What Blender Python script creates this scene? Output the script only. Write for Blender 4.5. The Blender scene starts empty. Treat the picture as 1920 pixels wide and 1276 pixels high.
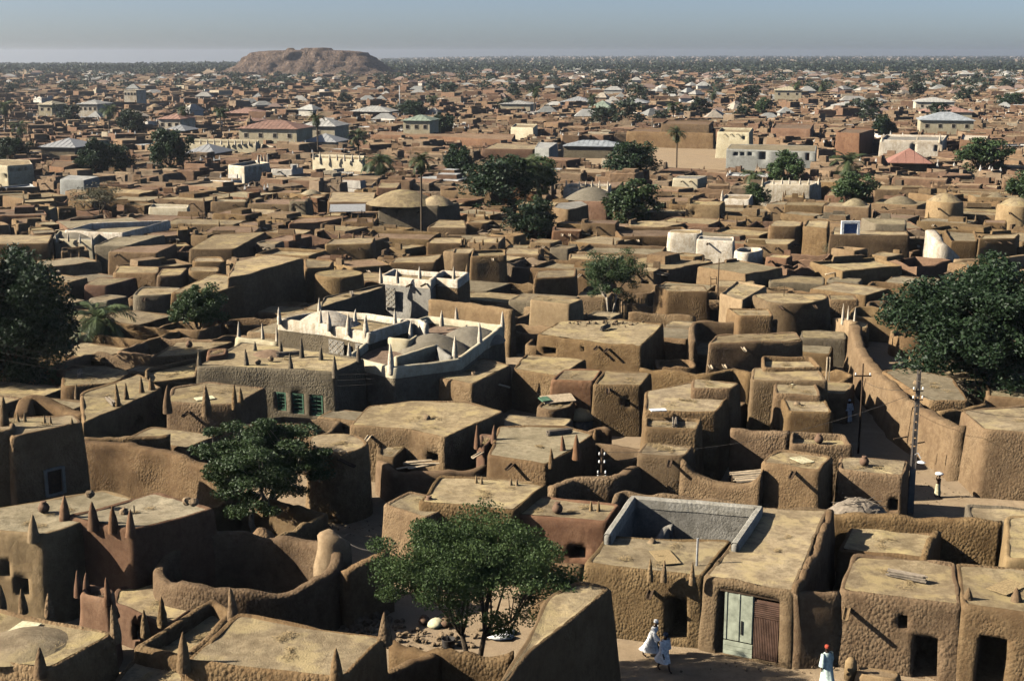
import bpy, bmesh, math, random
import numpy as np
from mathutils import Vector, Matrix
R = math.radians
random.seed(7)
rng = np.random.default_rng(7)
S = bpy.context.scene
C = S.collection

# ------------------------------------------------------------------ camera, world, sun, exposure
FPX, CX, CY, YH, CAMH = 2500.0, 960.0, 638.0, 99.0, 25.4     # photograph pixels (1920 x 1276)
PITCH = math.atan((CY - YH) / FPX)
cam = bpy.data.cameras.new('Camera'); camo = bpy.data.objects.new('Camera', cam); C.objects.link(camo)
camo.location = (0, 0, CAMH); camo.rotation_euler = (R(90) - PITCH, 0, 0)
cam.sensor_width = 36.0; cam.lens = FPX / 1920 * 36.0
cam.clip_start = 0.5; cam.clip_end = 40000
S.camera = camo
HAZE = .00011
SUN_EL, SUN_DIR = 31.0, (0.995, 0.09)                           # light travels towards +x
w = bpy.data.worlds.new('World'); S.world = w; w.use_nodes = True
nt = w.node_tree; nt.nodes.clear()
sky = nt.nodes.new('ShaderNodeTexSky'); sky.sky_type = 'NISHITA'; sky.sun_disc = False
sky.sun_elevation = R(SUN_EL)
sky.sun_rotation = math.atan2(-SUN_DIR[0], -SUN_DIR[1])       # azimuth of the sun measured from +y towards +x
sky.altitude = 480; sky.air_density = 0.50; sky.dust_density = 1.5; sky.ozone_density = 0.9
bg = nt.nodes.new('ShaderNodeBackground'); bg.inputs[1].default_value = 0.05
wo = nt.nodes.new('ShaderNodeOutputWorld')
nt.links.new(sky.outputs[0], bg.inputs[0]); nt.links.new(bg.outputs[0], wo.inputs[0])
sl = bpy.data.lights.new('Sun', 'SUN'); sl.energy = 5.0; sl.angle = R(0.53); sl.color = (1.0, 0.92, 0.79)
so = bpy.data.objects.new('Sun', sl); C.objects.link(so); so.location = (-60, 40, 60)
d = Vector((SUN_DIR[0], SUN_DIR[1], -math.tan(R(SUN_EL)) * math.hypot(*SUN_DIR)))
so.rotation_euler = d.to_track_quat('-Z', 'Y').to_euler()
S.view_settings.view_transform = 'Standard'; S.view_settings.look = 'None'
S.view_settings.exposure = 1.28; S.view_settings.gamma = 1.0
S.render.engine = 'CYCLES'
S.cycles.max_bounces = 4; S.cycles.diffuse_bounces = 0; S.cycles.use_adaptive_sampling = True; S.cycles.adaptive_threshold = .03
S.render.resolution_x, S.render.resolution_y = 1024, 680

# ------------------------------------------------------------------ pixel -> place
SP, CP = math.sin(PITCH), math.cos(PITCH)
def ray(px, py):
    u, v = (px - CX) / FPX, (py - CY) / FPX
    return np.array([u, CP - v * SP, -SP - v * CP])
def P(px, py, z=0.0):
    r = ray(px, py); t = (z - CAMH) / r[2]
    return np.array([r[0] * t, r[1] * t, z])
def ppm(p):
    """photo pixels per metre of height at a world point"""
    zc = p[1] * CP + (CAMH - p[2]) * SP; yc = (CAMH - p[2]) * CP - p[1] * SP
    return FPX / zc * (CP - yc / zc * SP)

# ------------------------------------------------------------------ noise
def _h(i, j, k, s):
    n = (i * 374761393 + j * 668265263 + k * 2147483647 * 3 + s * 974634777) & 0xffffffff
    n = ((n ^ (n >> 13)) * 1274126177) & 0xffffffff
    return ((n ^ (n >> 16)) & 0xffff) / 32767.5 - 1.0
def vn(p, f, s=0):
    q = np.asarray(p, float) * f; i = np.floor(q).astype(np.int64); t = q - i; t = t * t * (3 - 2 * t)
    o = 0
    for a in (0, 1):
        for b in (0, 1):
            for c in (0, 1):
                wgt = (t[:, 0] if a else 1 - t[:, 0]) * (t[:, 1] if b else 1 - t[:, 1]) * (t[:, 2] if c else 1 - t[:, 2])
                o = o + wgt * _h(i[:, 0] + a, i[:, 1] + b, i[:, 2] + c, s)
    return o
def vn3(p, f, s=0):
    return np.stack([vn(p, f, s), vn(p, f, s + 11), vn(p, f, s + 23)], 1)

# ------------------------------------------------------------------ materials
MATS = {}
def nodes(name):
    m = bpy.data.materials.new(name); m.use_nodes = True; t = m.node_tree; t.nodes.clear()
    out = t.nodes.new('ShaderNodeOutputMaterial'); b = t.nodes.new('ShaderNodeBsdfPrincipled')
    t.links.new(b.outputs[0], out.inputs[0]); MATS[name] = m
    b.inputs['Roughness'].default_value = 0.95; b.inputs['Specular IOR Level'].default_value = 0.1
    return m, t, b
def N(t, kind, **kw):
    n = t.nodes.new('ShaderNode' + kind)
    for k, v in kw.items():
        if k in n.inputs: n.inputs[k].default_value = v
        else: setattr(n, k, v)
    return n
def ramp(t, src, stops):
    r = t.nodes.new('ShaderNodeValToRGB'); t.links.new(src, r.inputs[0])
    e = r.color_ramp.elements
    while len(e) < len(stops): e.new(0.5)
    for x, (p, c) in zip(e, stops): x.position = p; x.color = (*c, 1) if len(c) == 3 else c
    return r.outputs[0]
def mixc(t, fac, a, b, mode='MIX'):
    m = t.nodes.new('ShaderNodeMix'); m.data_type = 'RGBA'; m.blend_type = mode
    for s, v in ((m.inputs[0], fac), (m.inputs[6], a), (m.inputs[7], b)):
        if isinstance(v, (int, float)): s.default_value = v
        elif isinstance(v, tuple): s.default_value = (*v, 1)
        else: t.links.new(v, s)
    return m.outputs[2]
def math_(t, op, a, b=0.0):
    m = t.nodes.new('ShaderNodeMath'); m.operation = op
    for s, v in ((m.inputs[0], a), (m.inputs[1], b)):
        if isinstance(v, (int, float)): s.default_value = v
        else: t.links.new(v, s)
    return m.outputs[0]
def mud(name, base, dark, light, lump=5.0, lumpd=0.10, fine=0.03, var=0.22, streak=0.4, patch=None, patchc=None):
    m, t, b = nodes(name)
    g = N(t, 'NewGeometry').outputs['Position']
    n1 = N(t, 'TexNoise', Scale=0.35, Detail=2.0); n2 = N(t, 'TexNoise', Scale=3.0, Detail=3.0, Roughness=0.65)
    n4 = N(t, 'TexNoise', Scale=14.0, Detail=3.0, Roughness=0.7)
    for n in (n1, n2, n4): t.links.new(g, n.inputs['Vector'])
    c = ramp(t, n1.outputs[0], [(0.30, dark), (0.52, base), (0.72, light)])
    c = mixc(t, ramp(t, n2.outputs[0], [(0.35, (0, 0, 0)), (0.7, (0.55, 0.55, 0.55))]), c, light)
    c = mixc(t, ramp(t, n2.outputs[0], [(0.28, (0.75, 0.75, 0.75)), (0.50, (0, 0, 0))]), c, dark)
    n6 = N(t, 'TexNoise', Scale=1.1, Detail=3.0, Roughness=0.75); t.links.new(g, n6.inputs['Vector']); c = mixc(t, ramp(t, n6.outputs[0], [(0.34, (0.6, 0.6, 0.6)), (0.52, (0, 0, 0))]), c, tuple(x * .8 for x in dark))
    c = mixc(t, ramp(t, n4.outputs[0], [(0.32, (0.55, 0.55, 0.55)), (0.55, (0, 0, 0))]), c, dark)
    if patch:
        n3 = N(t, 'TexNoise', Scale=patch, Detail=4.0, Roughness=0.7); t.links.new(g, n3.inputs['Vector'])
        c = mixc(t, ramp(t, n3.outputs[0], [(0.50, (0, 0, 0)), (0.62, (1, 1, 1))]), c, patchc)
    if streak:
        mp = N(t, 'Mapping'); mp.inputs['Scale'].default_value = (4, 4, 0.35); t.links.new(g, mp.inputs[0])
        n5 = N(t, 'TexNoise', Scale=1.0, Detail=4.0); t.links.new(mp.outputs[0], n5.inputs['Vector'])
        c = mixc(t, ramp(t, n5.outputs[0], [(0.52, (0, 0, 0)), (0.75, (streak,) * 3)]), c, dark)
    oi = N(t, 'ObjectInfo'); hs = N(t, 'HueSaturation'); t.links.new(c, hs.inputs['Color'])
    t.links.new(math_(t, 'MULTIPLY_ADD', oi.outputs['Random'], var * 2), hs.inputs['Value'])
    t.nodes[-1].inputs[2].default_value = 1 - var
    if var == 0: t.links.new(c, b.inputs['Base Color'])
    r2 = math_(t, 'FRACT', math_(t, 'MULTIPLY', oi.outputs['Random'], 17.31)); t.links.new(math_(t, 'ADD', math_(t, 'MULTIPLY', r2, .006), .4985), hs.inputs['Hue'])
    t.links.new(math_(t, 'ADD', math_(t, 'MULTIPLY', math_(t, 'FRACT', math_(t, 'MULTIPLY', oi.outputs['Random'], 5.77)), .12), .86), hs.inputs['Saturation'])
    t.links.new(hs.outputs[0], b.inputs['Base Color'])
    # relief: hand-laid lumps of clay plus fine grain
    vo = N(t, 'TexVoronoi', Scale=lump, Randomness=1.0); vo.feature = 'F1'
    mp = N(t, 'Mapping'); mp.inputs['Scale'].default_value = (1, 1, 0.8); 
    wn = N(t, 'TexNoise', Scale=1.7, Detail=2.0); t.links.new(g, wn.inputs['Vector'])
    ad = N(t, 'VectorMath', operation='MULTIPLY_ADD'); t.links.new(wn.outputs[1], ad.inputs[0]); ad.inputs[1].default_value = (.14, .14, .14); t.links.new(g, ad.inputs[2])
    t.links.new(ad.outputs[0], mp.inputs[0]); t.links.new(mp.outputs[0], vo.inputs['Vector'])
    msk = ramp(t, n1.outputs[0], [(0.38, (0.08,) * 3), (0.62, (1,) * 3)])
    hgt = math_(t, 'MULTIPLY', math_(t, 'SUBTRACT', 1.0, vo.outputs['Distance']), msk)
    b1 = N(t, 'Bump', Strength=1.0, Distance=lumpd); t.links.new(hgt, b1.inputs['Height'])
    b2 = N(t, 'Bump', Strength=1.0, Distance=fine); t.links.new(n4.outputs[0], b2.inputs['Height']); t.links.new(b1.outputs[0], b2.inputs['Normal'])
    t.links.new(b2.outputs[0], b.inputs['Normal'])
    return m
mud('mud', (0.159, 0.099, 0.046), (0.108, 0.063, 0.029), (0.195, 0.129, 0.064), 7.5, .06, .03)
mud('mud_fine', (0.170, 0.110, 0.052), (0.119, 0.073, 0.035), (0.206, 0.139, 0.070), 9.0, .055, .025)
mud('mud_smooth', (0.228, 0.154, 0.076), (0.177, 0.114, 0.055), (0.264, 0.186, 0.097), 2.5, .03, .02, streak=.5)
mud('mud_red', (0.165, 0.086, 0.044), (0.116, 0.057, 0.030), (0.193, 0.111, 0.062), 3.0, .04, .02, streak=.6)
mud('mud_grey', (0.141, 0.112, 0.071), (0.101, 0.078, 0.049), (0.175, 0.141, 0.091), 8.5, .06, .025)
mud('roof', (0.262, 0.195, 0.107), (0.158, 0.113, 0.061), (0.322, 0.250, 0.143), 1.6, .04, .035, patch=.55, patchc=(0.316, 0.239, 0.113))
mud('roof_grey', (0.232, 0.183, 0.110), (0.137, 0.109, 0.062), (0.289, 0.238, 0.148), 1.6, .03, .03)
mud('roof_red', (0.194, 0.125, 0.075), (0.117, 0.073, 0.044), (0.246, 0.166, 0.103), 1.6, .03, .03)
mud('plaster_white', (.510, .450, .345), (.330, .255, .165), (.570, .515, .420), 5.0, .03, .015, var=.06, streak=1.0)
mud('plaster_dull', (.300, .280, .235), (.215, .195, .155), (.350, .330, .285), 6.0, .03, .02, var=.05, streak=.7)
mud('plaster_cream', (0.402, 0.345, 0.226), (0.319, 0.258, 0.156), (0.456, 0.410, 0.289), 2.0, .02, .012, var=.08, streak=.4)
mud('plaster_grey', (.215, .198, .165), (.150, .138, .115), (.290, .272, .235), 9.0, .015, .02, var=.05, streak=.5)
mud('dome_grey', (0.155, 0.133, 0.094), (0.116, 0.099, 0.069), (0.188, 0.164, 0.119), 3.0, .04, .03)
mud('concrete', (0.200, 0.200, 0.181), (0.160, 0.157, 0.137), (0.234, 0.234, 0.212), 1.5, .01, .01, var=.08)
mud('ground', (.300, .212, .112), (.245, .168, .086), (.345, .250, .140), 1.2, .05, .03, patch=.12, patchc=(.270, .190, .105), var=0.0)
mud('rock', (0.150, 0.098, 0.068), (0.062, 0.042, 0.032), (0.270, 0.195, 0.140), .10, 2.5, .6, streak=1.0, var=0.0)
def flat(name, col, rough=.8, var=.1, scale=6, metal=0, bump=0):
    m, t, b = nodes(name); b.inputs['Roughness'].default_value = rough; b.inputs['Metallic'].default_value = metal
    g = N(t, 'NewGeometry').outputs['Position']; n = N(t, 'TexNoise', Scale=scale, Detail=4.0); t.links.new(g, n.inputs['Vector'])
    c = ramp(t, n.outputs[0], [(.3, tuple(x * .65 for x in col)), (.7, tuple(min(1, x * 1.2) for x in col))])
    oi = N(t, 'ObjectInfo'); hs = N(t, 'HueSaturation'); t.links.new(c, hs.inputs['Color'])
    t.links.new(math_(t, 'MULTIPLY_ADD', oi.outputs['Random'], var * 2), hs.inputs['Value']); t.nodes[-1].inputs[2].default_value = 1 - var
    t.links.new(hs.outputs[0], b.inputs['Base Color'])
    if bump:
        bp = N(t, 'Bump', Strength=1.0, Distance=bump); t.links.new(n.outputs[0], bp.inputs['Height']); t.links.new(bp.outputs[0], b.inputs['Normal'])
    return m
flat('wood_dark', (.060, .040, .025), .9); flat('wood_pale', (.42, .33, .22), .85); flat('wood_grey', (.20, .165, .125), .9, bump=.02)
flat('wood_pole', (.16, .135, .11), .9); flat('door_green', (.31, .33, .25), .75, scale=3, bump=.01); flat('shutter_green', (.10, .19, .12), .7)
flat('rust', (.115, .068, .048), .8, scale=3); flat('tin', (.33, .33, .32), .55, .15, metal=.3); flat('tin_roof', (.32, .31, .28), .65, .18, 1.0)
flat('tin_rust', (.27, .165, .125), .7, .15, 1.0); flat('tin_green', (.22, .26, .20), .65, .1, 1.0); flat('tin_blue', (.28, .30, .31), .6, .1, 1.0)
flat('dark', (.02, .018, .016), .9); flat('skin', (.045, .026, .018), .6); flat('cloth_white', (.72, .72, .70), .9, .03, 9)
flat('cloth_mint', (.52, .62, .56), .9, .03, 9); flat('cloth_red', (.32, .06, .035), .9); flat('cloth_dark', (.05, .06, .08), .9)
flat('cloth_yellow', (.55, .50, .32), .9); flat('cloth_blue', (.10, .16, .30), .9); flat('paint_white', (.78, .78, .75), .6, .03); flat('paint_blue', (.35, .42, .70), .6, .03)
flat('bark', (.105, .080, .055), .95, .1, 12, bump=.03); flat('bark_pale', (.30, .26, .20), .95); flat('straw', (.34, .25, .13), .95, .12, 14, bump=.03)
flat('pot', (.16, .10, .065), .8); flat('wire', (.045, .04, .036), .7); flat('stone', (.215, .155, .095), .95, .2, 5, bump=.04)
flat('ceramic', (.80, .80, .76), .4); flat('thatch_red', (.24, .125, .095), .9)
def leafmat(name, col, light):
    m, t, b = nodes(name); b.inputs['Roughness'].default_value = .55; b.inputs['Specular IOR Level'].default_value = .25
    g = N(t, 'NewGeometry'); n = N(t, 'TexNoise', Scale=1.1, Detail=5.0); t.links.new(g.outputs['Position'], n.inputs['Vector'])
    c = ramp(t, n.outputs[0], [(.32, col), (.68, light)])
    wn = N(t, 'TexWhiteNoise'); wn.noise_dimensions = '1D'; t.links.new(g.outputs['Random Per Island'], wn.inputs['W'])
    c = mixc(t, math_(t, 'MULTIPLY', g.outputs['Random Per Island'], .5), c, tuple(x * 1.5 for x in light))
    oi = N(t, 'ObjectInfo'); hs = N(t, 'HueSaturation'); t.links.new(c, hs.inputs['Color'])
    t.links.new(math_(t, 'MULTIPLY_ADD', oi.outputs['Random'], .4), hs.inputs['Value']); t.nodes[-1].inputs[2].default_value = .8
    t.links.new(hs.outputs[0], b.inputs['Base Color'])
    tr = N(t, 'BsdfTranslucent'); t.links.new(hs.outputs[0], tr.inputs[0])
    ms = N(t, 'MixShader'); ms.inputs[0].default_value = .18
    t.links.new(b.outputs[0], ms.inputs[1]); t.links.new(tr.outputs[0], ms.inputs[2]); t.links.new(ms.outputs[0], t.nodes[0].inputs[0])
leafmat('leaf_acacia', (0.035, 0.061, 0.022), (0.061, 0.094, 0.030)); leafmat('leaf_dark', (0.012, 0.025, 0.012), (0.022, 0.041, 0.016))
leafmat('leaf_mid', (0.026, 0.049, 0.019), (0.048, 0.076, 0.026)); leafmat('leaf_palm', (0.036, 0.054, 0.023), (0.061, 0.079, 0.032))
leafmat('leaf_dry', (0.079, 0.076, 0.043), (0.122, 0.112, 0.065)); leafmat('leaf_far', (0.018, 0.028, 0.016), (0.028, 0.040, 0.021))
# far-town materials read a face colour
def tinted(name, rough=.95):
    m, t, b = nodes(name); b.inputs['Roughness'].default_value = rough
    a = N(t, 'VertexColor', layer_name='tint'); g = N(t, 'NewGeometry').outputs['Position']
    n = N(t, 'TexNoise', Scale=.8, Detail=6.0, Roughness=.7); t.links.new(g, n.inputs['Vector'])
    v = ramp(t, n.outputs[0], [(.3, (.72,) * 3), (.7, (1.2,) * 3)])
    t.links.new(mixc(t, 1.0, a.outputs[0], v, 'MULTIPLY'), b.inputs['Base Color'])
    bp = N(t, 'Bump', Strength=1.0, Distance=.25); t.links.new(n.outputs[0], bp.inputs['Height']); t.links.new(bp.outputs[0], b.inputs['Normal'])
tinted('town'); 

# ------------------------------------------------------------------ object helpers
def mesh_np(name, v, quads=None, tris=None, mats=('mud',), mi=None, smooth=True):
    me = bpy.data.meshes.new(name)
    v = np.ascontiguousarray(v, np.float32); nq = 0 if quads is None else len(quads); ntr = 0 if tris is None else len(tris)
    me.vertices.add(len(v)); me.vertices.foreach_set('co', v.ravel())
    loops = []
    if nq: loops.append(np.asarray(quads, np.int32).ravel())
    if ntr: loops.append(np.asarray(tris, np.int32).ravel())
    lp = np.concatenate(loops); me.loops.add(len(lp)); me.loops.foreach_set('vertex_index', lp)
    me.polygons.add(nq + ntr)
    st = np.concatenate([np.arange(nq) * 4, nq * 4 + np.arange(ntr) * 3]).astype(np.int32)
    me.polygons.foreach_set('loop_start', st)
    for k in mats: me.materials.append(MATS[k])
    if mi is not None: me.polygons.foreach_set('material_index', np.asarray(mi, np.int32))
    me.polygons.foreach_set('use_smooth', np.full(nq + ntr, smooth))
    me.update(); me.validate()
    return me
def obj(name, me, parent=None, loc=(0, 0, 0), rot=(0, 0, 0), scale=(1, 1, 1)):
    o = bpy.data.objects.new(name, me); C.objects.link(o)
    if parent: o.parent = parent
    o.location = loc; o.rotation_euler = rot; o.scale = scale
    return o
def tag(o, label=None, cat=None, group=None, kind=None):
    if label: o['label'] = label
    if cat: o['category'] = cat
    if group: o['group'] = group
    if kind: o['kind'] = kind
    return o
def thing(name, label, cat, loc=(0, 0, 0), group=None, rz=0):
    o = bpy.data.objects.new(name, None); C.objects.link(o); o.location = loc; o.rotation_euler = (0, 0, rz); o.empty_display_size = .3
    return tag(o, label, cat, group)
class MB:
    """collects boxes, tubes and lathes into one mesh"""
    def __init__(s): s.v = []; s.f = []
    def add(s, v, f):
        n = len(s.v); s.v += [tuple(map(float, p)) for p in v]; s.f += [tuple(i + n for i in q) for q in f]; return s
    def box(s, c, size, rz=0, rx=0, taper=1.0):
        hx, hy, hz = (x / 2 for x in size); M = Matrix.Rotation(rz, 3, 'Z') @ Matrix.Rotation(rx, 3, 'X')
        v = [M @ Vector((x * hx * (taper if z > 0 else 1), y * hy * (taper if z > 0 else 1), z * hz)) + Vector(c) for z in (-1, 1) for x, y in ((-1, -1), (1, -1), (1, 1), (-1, 1))]
        return s.add(v, [(3, 2, 1, 0), (4, 5, 6, 7), (0, 1, 5, 4), (1, 2, 6, 5), (2, 3, 7, 6), (3, 0, 4, 7)])
    def tube(s, pts, rad, n=7, cap=True):
        pts = [Vector(p) for p in pts]; rad = rad if hasattr(rad, '__len__') else [rad] * len(pts)
        v = []; f = []; up = Vector((.31, .17, .93))
        for i, p in enumerate(pts):
            t = (pts[min(i + 1, len(pts) - 1)] - pts[max(i - 1, 0)]).normalized()
            a = t.cross(up if abs(t.dot(up)) < .95 else Vector((1, 0, 0))).normalized(); b = t.cross(a)
            v += [p + (a * math.cos(2 * math.pi * k / n) + b * math.sin(2 * math.pi * k / n)) * rad[i] for k in range(n)]
        for i in range(len(pts) - 1):
            for k in range(n): f.append((i * n + k, i * n + (k + 1) % n, (i + 1) * n + (k + 1) % n, (i + 1) * n + k))
        if cap: f.append(tuple(range(n - 1, -1, -1))); f.append(tuple((len(pts) - 1) * n + k for k in range(n)))
        return s.add(v, f)
    def lathe(s, prof, n=12, c=(0, 0, 0), jit=0.0):
        v = []; f = []
        for r, z in prof:
            for k in range(n):
                a = 2 * math.pi * k / n; q = r * (1 + jit * random.uniform(-1, 1))
                v.append((c[0] + q * math.cos(a), c[1] + q * math.sin(a), c[2] + z))
        for i in range(len(prof) - 1):
            for k in range(n): f.append((i * n + k, i * n + (k + 1) % n, (i + 1) * n + (k + 1) % n, (i + 1) * n + k))
        f.append(tuple((len(prof) - 1) * n + k for k in range(n))); f.append(tuple(range(n - 1, -1, -1)))
        return s.add(v, f)
    def mesh(s, name, mat, smooth=False):
        me = bpy.data.meshes.new(name); me.from_pydata(s.v, [], s.f); me.materials.append(MATS[mat])
        me.polygons.foreach_set('use_smooth', [smooth] * len(me.polygons)); me.update(); return me
    def build(s, name, mat, parent=None, smooth=False, **kw): return obj(name, s.mesh(name, mat, smooth), parent, **kw)

# ------------------------------------------------------------------ mud buildings
OCC = np.zeros((800, 900), bool)        # 1 m raster of ground already built on: x -400..400 -> rows, y 0..900
def mark(poly, grow=0.0):
    p = np.asarray(poly)[:, :2]; c = p.mean(0)
    if grow:
        q = p - c; p = c + q * (1 + grow / np.maximum(np.linalg.norm(q, axis=1, keepdims=True), .5))
    x0, y0 = np.floor(p.min(0)).astype(int); x1, y1 = np.ceil(p.max(0)).astype(int)
    xs, ys = np.meshgrid(np.arange(x0, x1 + 1), np.arange(y0, y1 + 1), indexing='ij'); ins = np.zeros(xs.shape, bool); n = len(p)
    for i in range(n):
        a, b = p[i], p[(i + 1) % n]
        cond = ((a[1] > ys) != (b[1] > ys)); den = (b[1] - a[1]) if abs(b[1] - a[1]) > 1e-9 else 1e-9
        ins ^= cond & (xs < (b[0] - a[0]) * (ys - a[1]) / den + a[0])
    ii, jj = xs + 400, ys; ok = (ii >= 0) & (ii < 800) & (jj >= 0) & (jj < 900)
    return ii[ok], jj[ok], ins[ok]
def ccw(p):
    p = [np.asarray(q, float)[:2] for q in p]
    a = sum(p[i][0] * p[(i + 1) % len(p)][1] - p[(i + 1) % len(p)][0] * p[i][1] for i in range(len(p)))
    return p if a > 0 else p[::-1]
class Foot:
    """rounded polygon ring generator with identical topology at every offset"""
    def __init__(s, poly, r, step, cuts=None):
        s.p = poly; n = s.n = len(poly); s.cols = []; s.edge_of = []; s.s_of = []
        s.L = [np.linalg.norm(poly[(i + 1) % n] - poly[i]) for i in range(n)]
        s.r = [min(r, .42 * min(s.L[i - 1], s.L[i])) for i in range(n)]
        k = 4 if r > .25 else 3
        for i in range(n):
            for a in np.linspace(0, 1, k): s.cols.append((0, i, a)); s.edge_of.append(-1); s.s_of.append(0)
            s0, s1 = s.r[i], s.L[i] - s.r[(i + 1) % n]; m = max(1, int(round((s1 - s0) / step)))
            ss = [s0 + (s1 - s0) * j / m for j in range(1, m)]
            cu = [c for e, a, b in (cuts or []) if e == i for c in (a, b) if s0 < c < s1]
            ss = [q for q in ss if all(abs(q - c) > step * .35 for c in cu)] + cu
            for q in sorted(ss): s.cols.append((1, i, q)); s.edge_of.append(i); s.s_of.append(q)
    def ring(s, d):
        n = s.n; p = s.p; dirs = [(p[(i + 1) % n] - p[i]) / max(s.L[i], 1e-6) for i in range(n)]
        nor = [np.array([q[1], -q[0]]) for q in dirs]
        Q = []
        for i in range(n):
            m = nor[i - 1] + nor[i]; m = m / max(np.dot(m, m) / 2, .35); Q.append(p[i] + m * d)
        out = []
        for kind, i, a in s.cols:
            if kind == 0:
                A = Q[i] - dirs[i - 1] * s.r[i]; B = Q[i] + dirs[i] * s.r[i]
                out.append((1 - a) ** 2 * A + 2 * a * (1 - a) * Q[i] + a * a * B)
            else:
                j = (i + 1) % n; out.append(Q[i] + (Q[j] - Q[i]) * (a / s.L[i]))
        return np.array(out)
def wall_hit(poly, px, py):
    """the wall (edge index, distance along it, height, point, outward normal) seen at a photo pixel"""
    rr = ray(px, py); best = None; n = len(poly)
    for i in range(n):
        a, b = poly[i], poly[(i + 1) % n]; L = np.linalg.norm(b - a); u = (b - a) / L; nn = np.array([u[1], -u[0]])
        den = rr[0] * nn[0] + rr[1] * nn[1]
        if den > -1e-4: continue
        t = (a[0] * nn[0] + a[1] * nn[1]) / den; q = rr * t; sd = (q[0] - a[0]) * u[0] + (q[1] - a[1]) * u[1]
        if -.4 < sd < L + .4 and (best is None or t < best[5]):
            best = (i, min(max(sd, .3), L - .3), q[2] + CAMH, np.array([q[0], q[1], q[2] + CAMH]), nn, t)
    return best
# shared small meshes
def cone_mesh(name, mat, seed, slim=1.0):
    random.seed(seed); b = MB(); ang = []
    prof = [(.30 * slim, -.25), (.275 * slim, .0), (.235 * slim, .25), (.18 * slim, .5), (.115 * slim, .74), (.055 * slim, .92), (.012, 1.0)]
    lx, ly = random.uniform(-.05, .05), random.uniform(-.05, .05); v = []; f = []; n = 9
    for r, z in prof:
        for k in range(n):
            a = 2 * math.pi * k / n; q = r * (1 + random.uniform(-.10, .10)); v.append((q * math.cos(a) + lx * z * z, q * math.sin(a) + ly * z * z, z))
    for i in range(len(prof) - 1):
        for k in range(n): f.append((i * n + k, i * n + (k + 1) % n, (i + 1) * n + (k + 1) % n, (i + 1) * n + k))
    f.append(tuple((len(prof) - 1) * n + k for k in range(n)))
    return b.add(v, f).mesh(name, mat, True)
CONES = {}
for mname in ('mud', 'mud_red', 'mud_grey', 'plaster_white', 'mud_fine', 'plaster_cream', 'mud_smooth'):
    CONES[mname] = [cone_mesh('pinnacle_' + mname, mname, s, .8 if 'white' in mname else 1) for s in range(4)]
def spout_mesh(mat, seed):
    random.seed(seed); b = MB(); L = 1.0
    # an open trough: outer half pipe with a rim, running out along -y and dipping
    n = 7; v = []; f = []
    for i, y in enumerate((.35, -.3, -1.0)):
        for k in range(n):
            a = math.pi + math.pi * k / (n - 1); v.append((.13 * math.cos(a), y, .10 * math.sin(a) + (.05 if i == 0 else 0) - .10 * max(0, -y)))
        for k in range(n):
            a = 2 * math.pi - math.pi * k / (n - 1); v.append((.085 * math.cos(a), y, .055 * math.sin(a) + (.05 if i == 0 else 0) - .10 * max(0, -y)))
    m = 2 * n
    for i in range(2):
        for k in range(m): f.append((i * m + k, i * m + (k + 1) % m, (i + 1) * m + (k + 1) % m, (i + 1) * m + k))
    for k in range(n - 1): f.append((2 * m + k, 2 * m + k + 1, 2 * m + m - 2 - k, 2 * m + m - 1 - k))
    return b.add(v, f).mesh('waterspout', mat, True)
SPOUT = {k: spout_mesh(k, 3) for k in ('mud_fine', 'wood_dark', 'wood_pale', 'tin')}
def step_for(D): return .32 if D < 80 else .45 if D < 115 else .7 if D < 160 else 1.1
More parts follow.
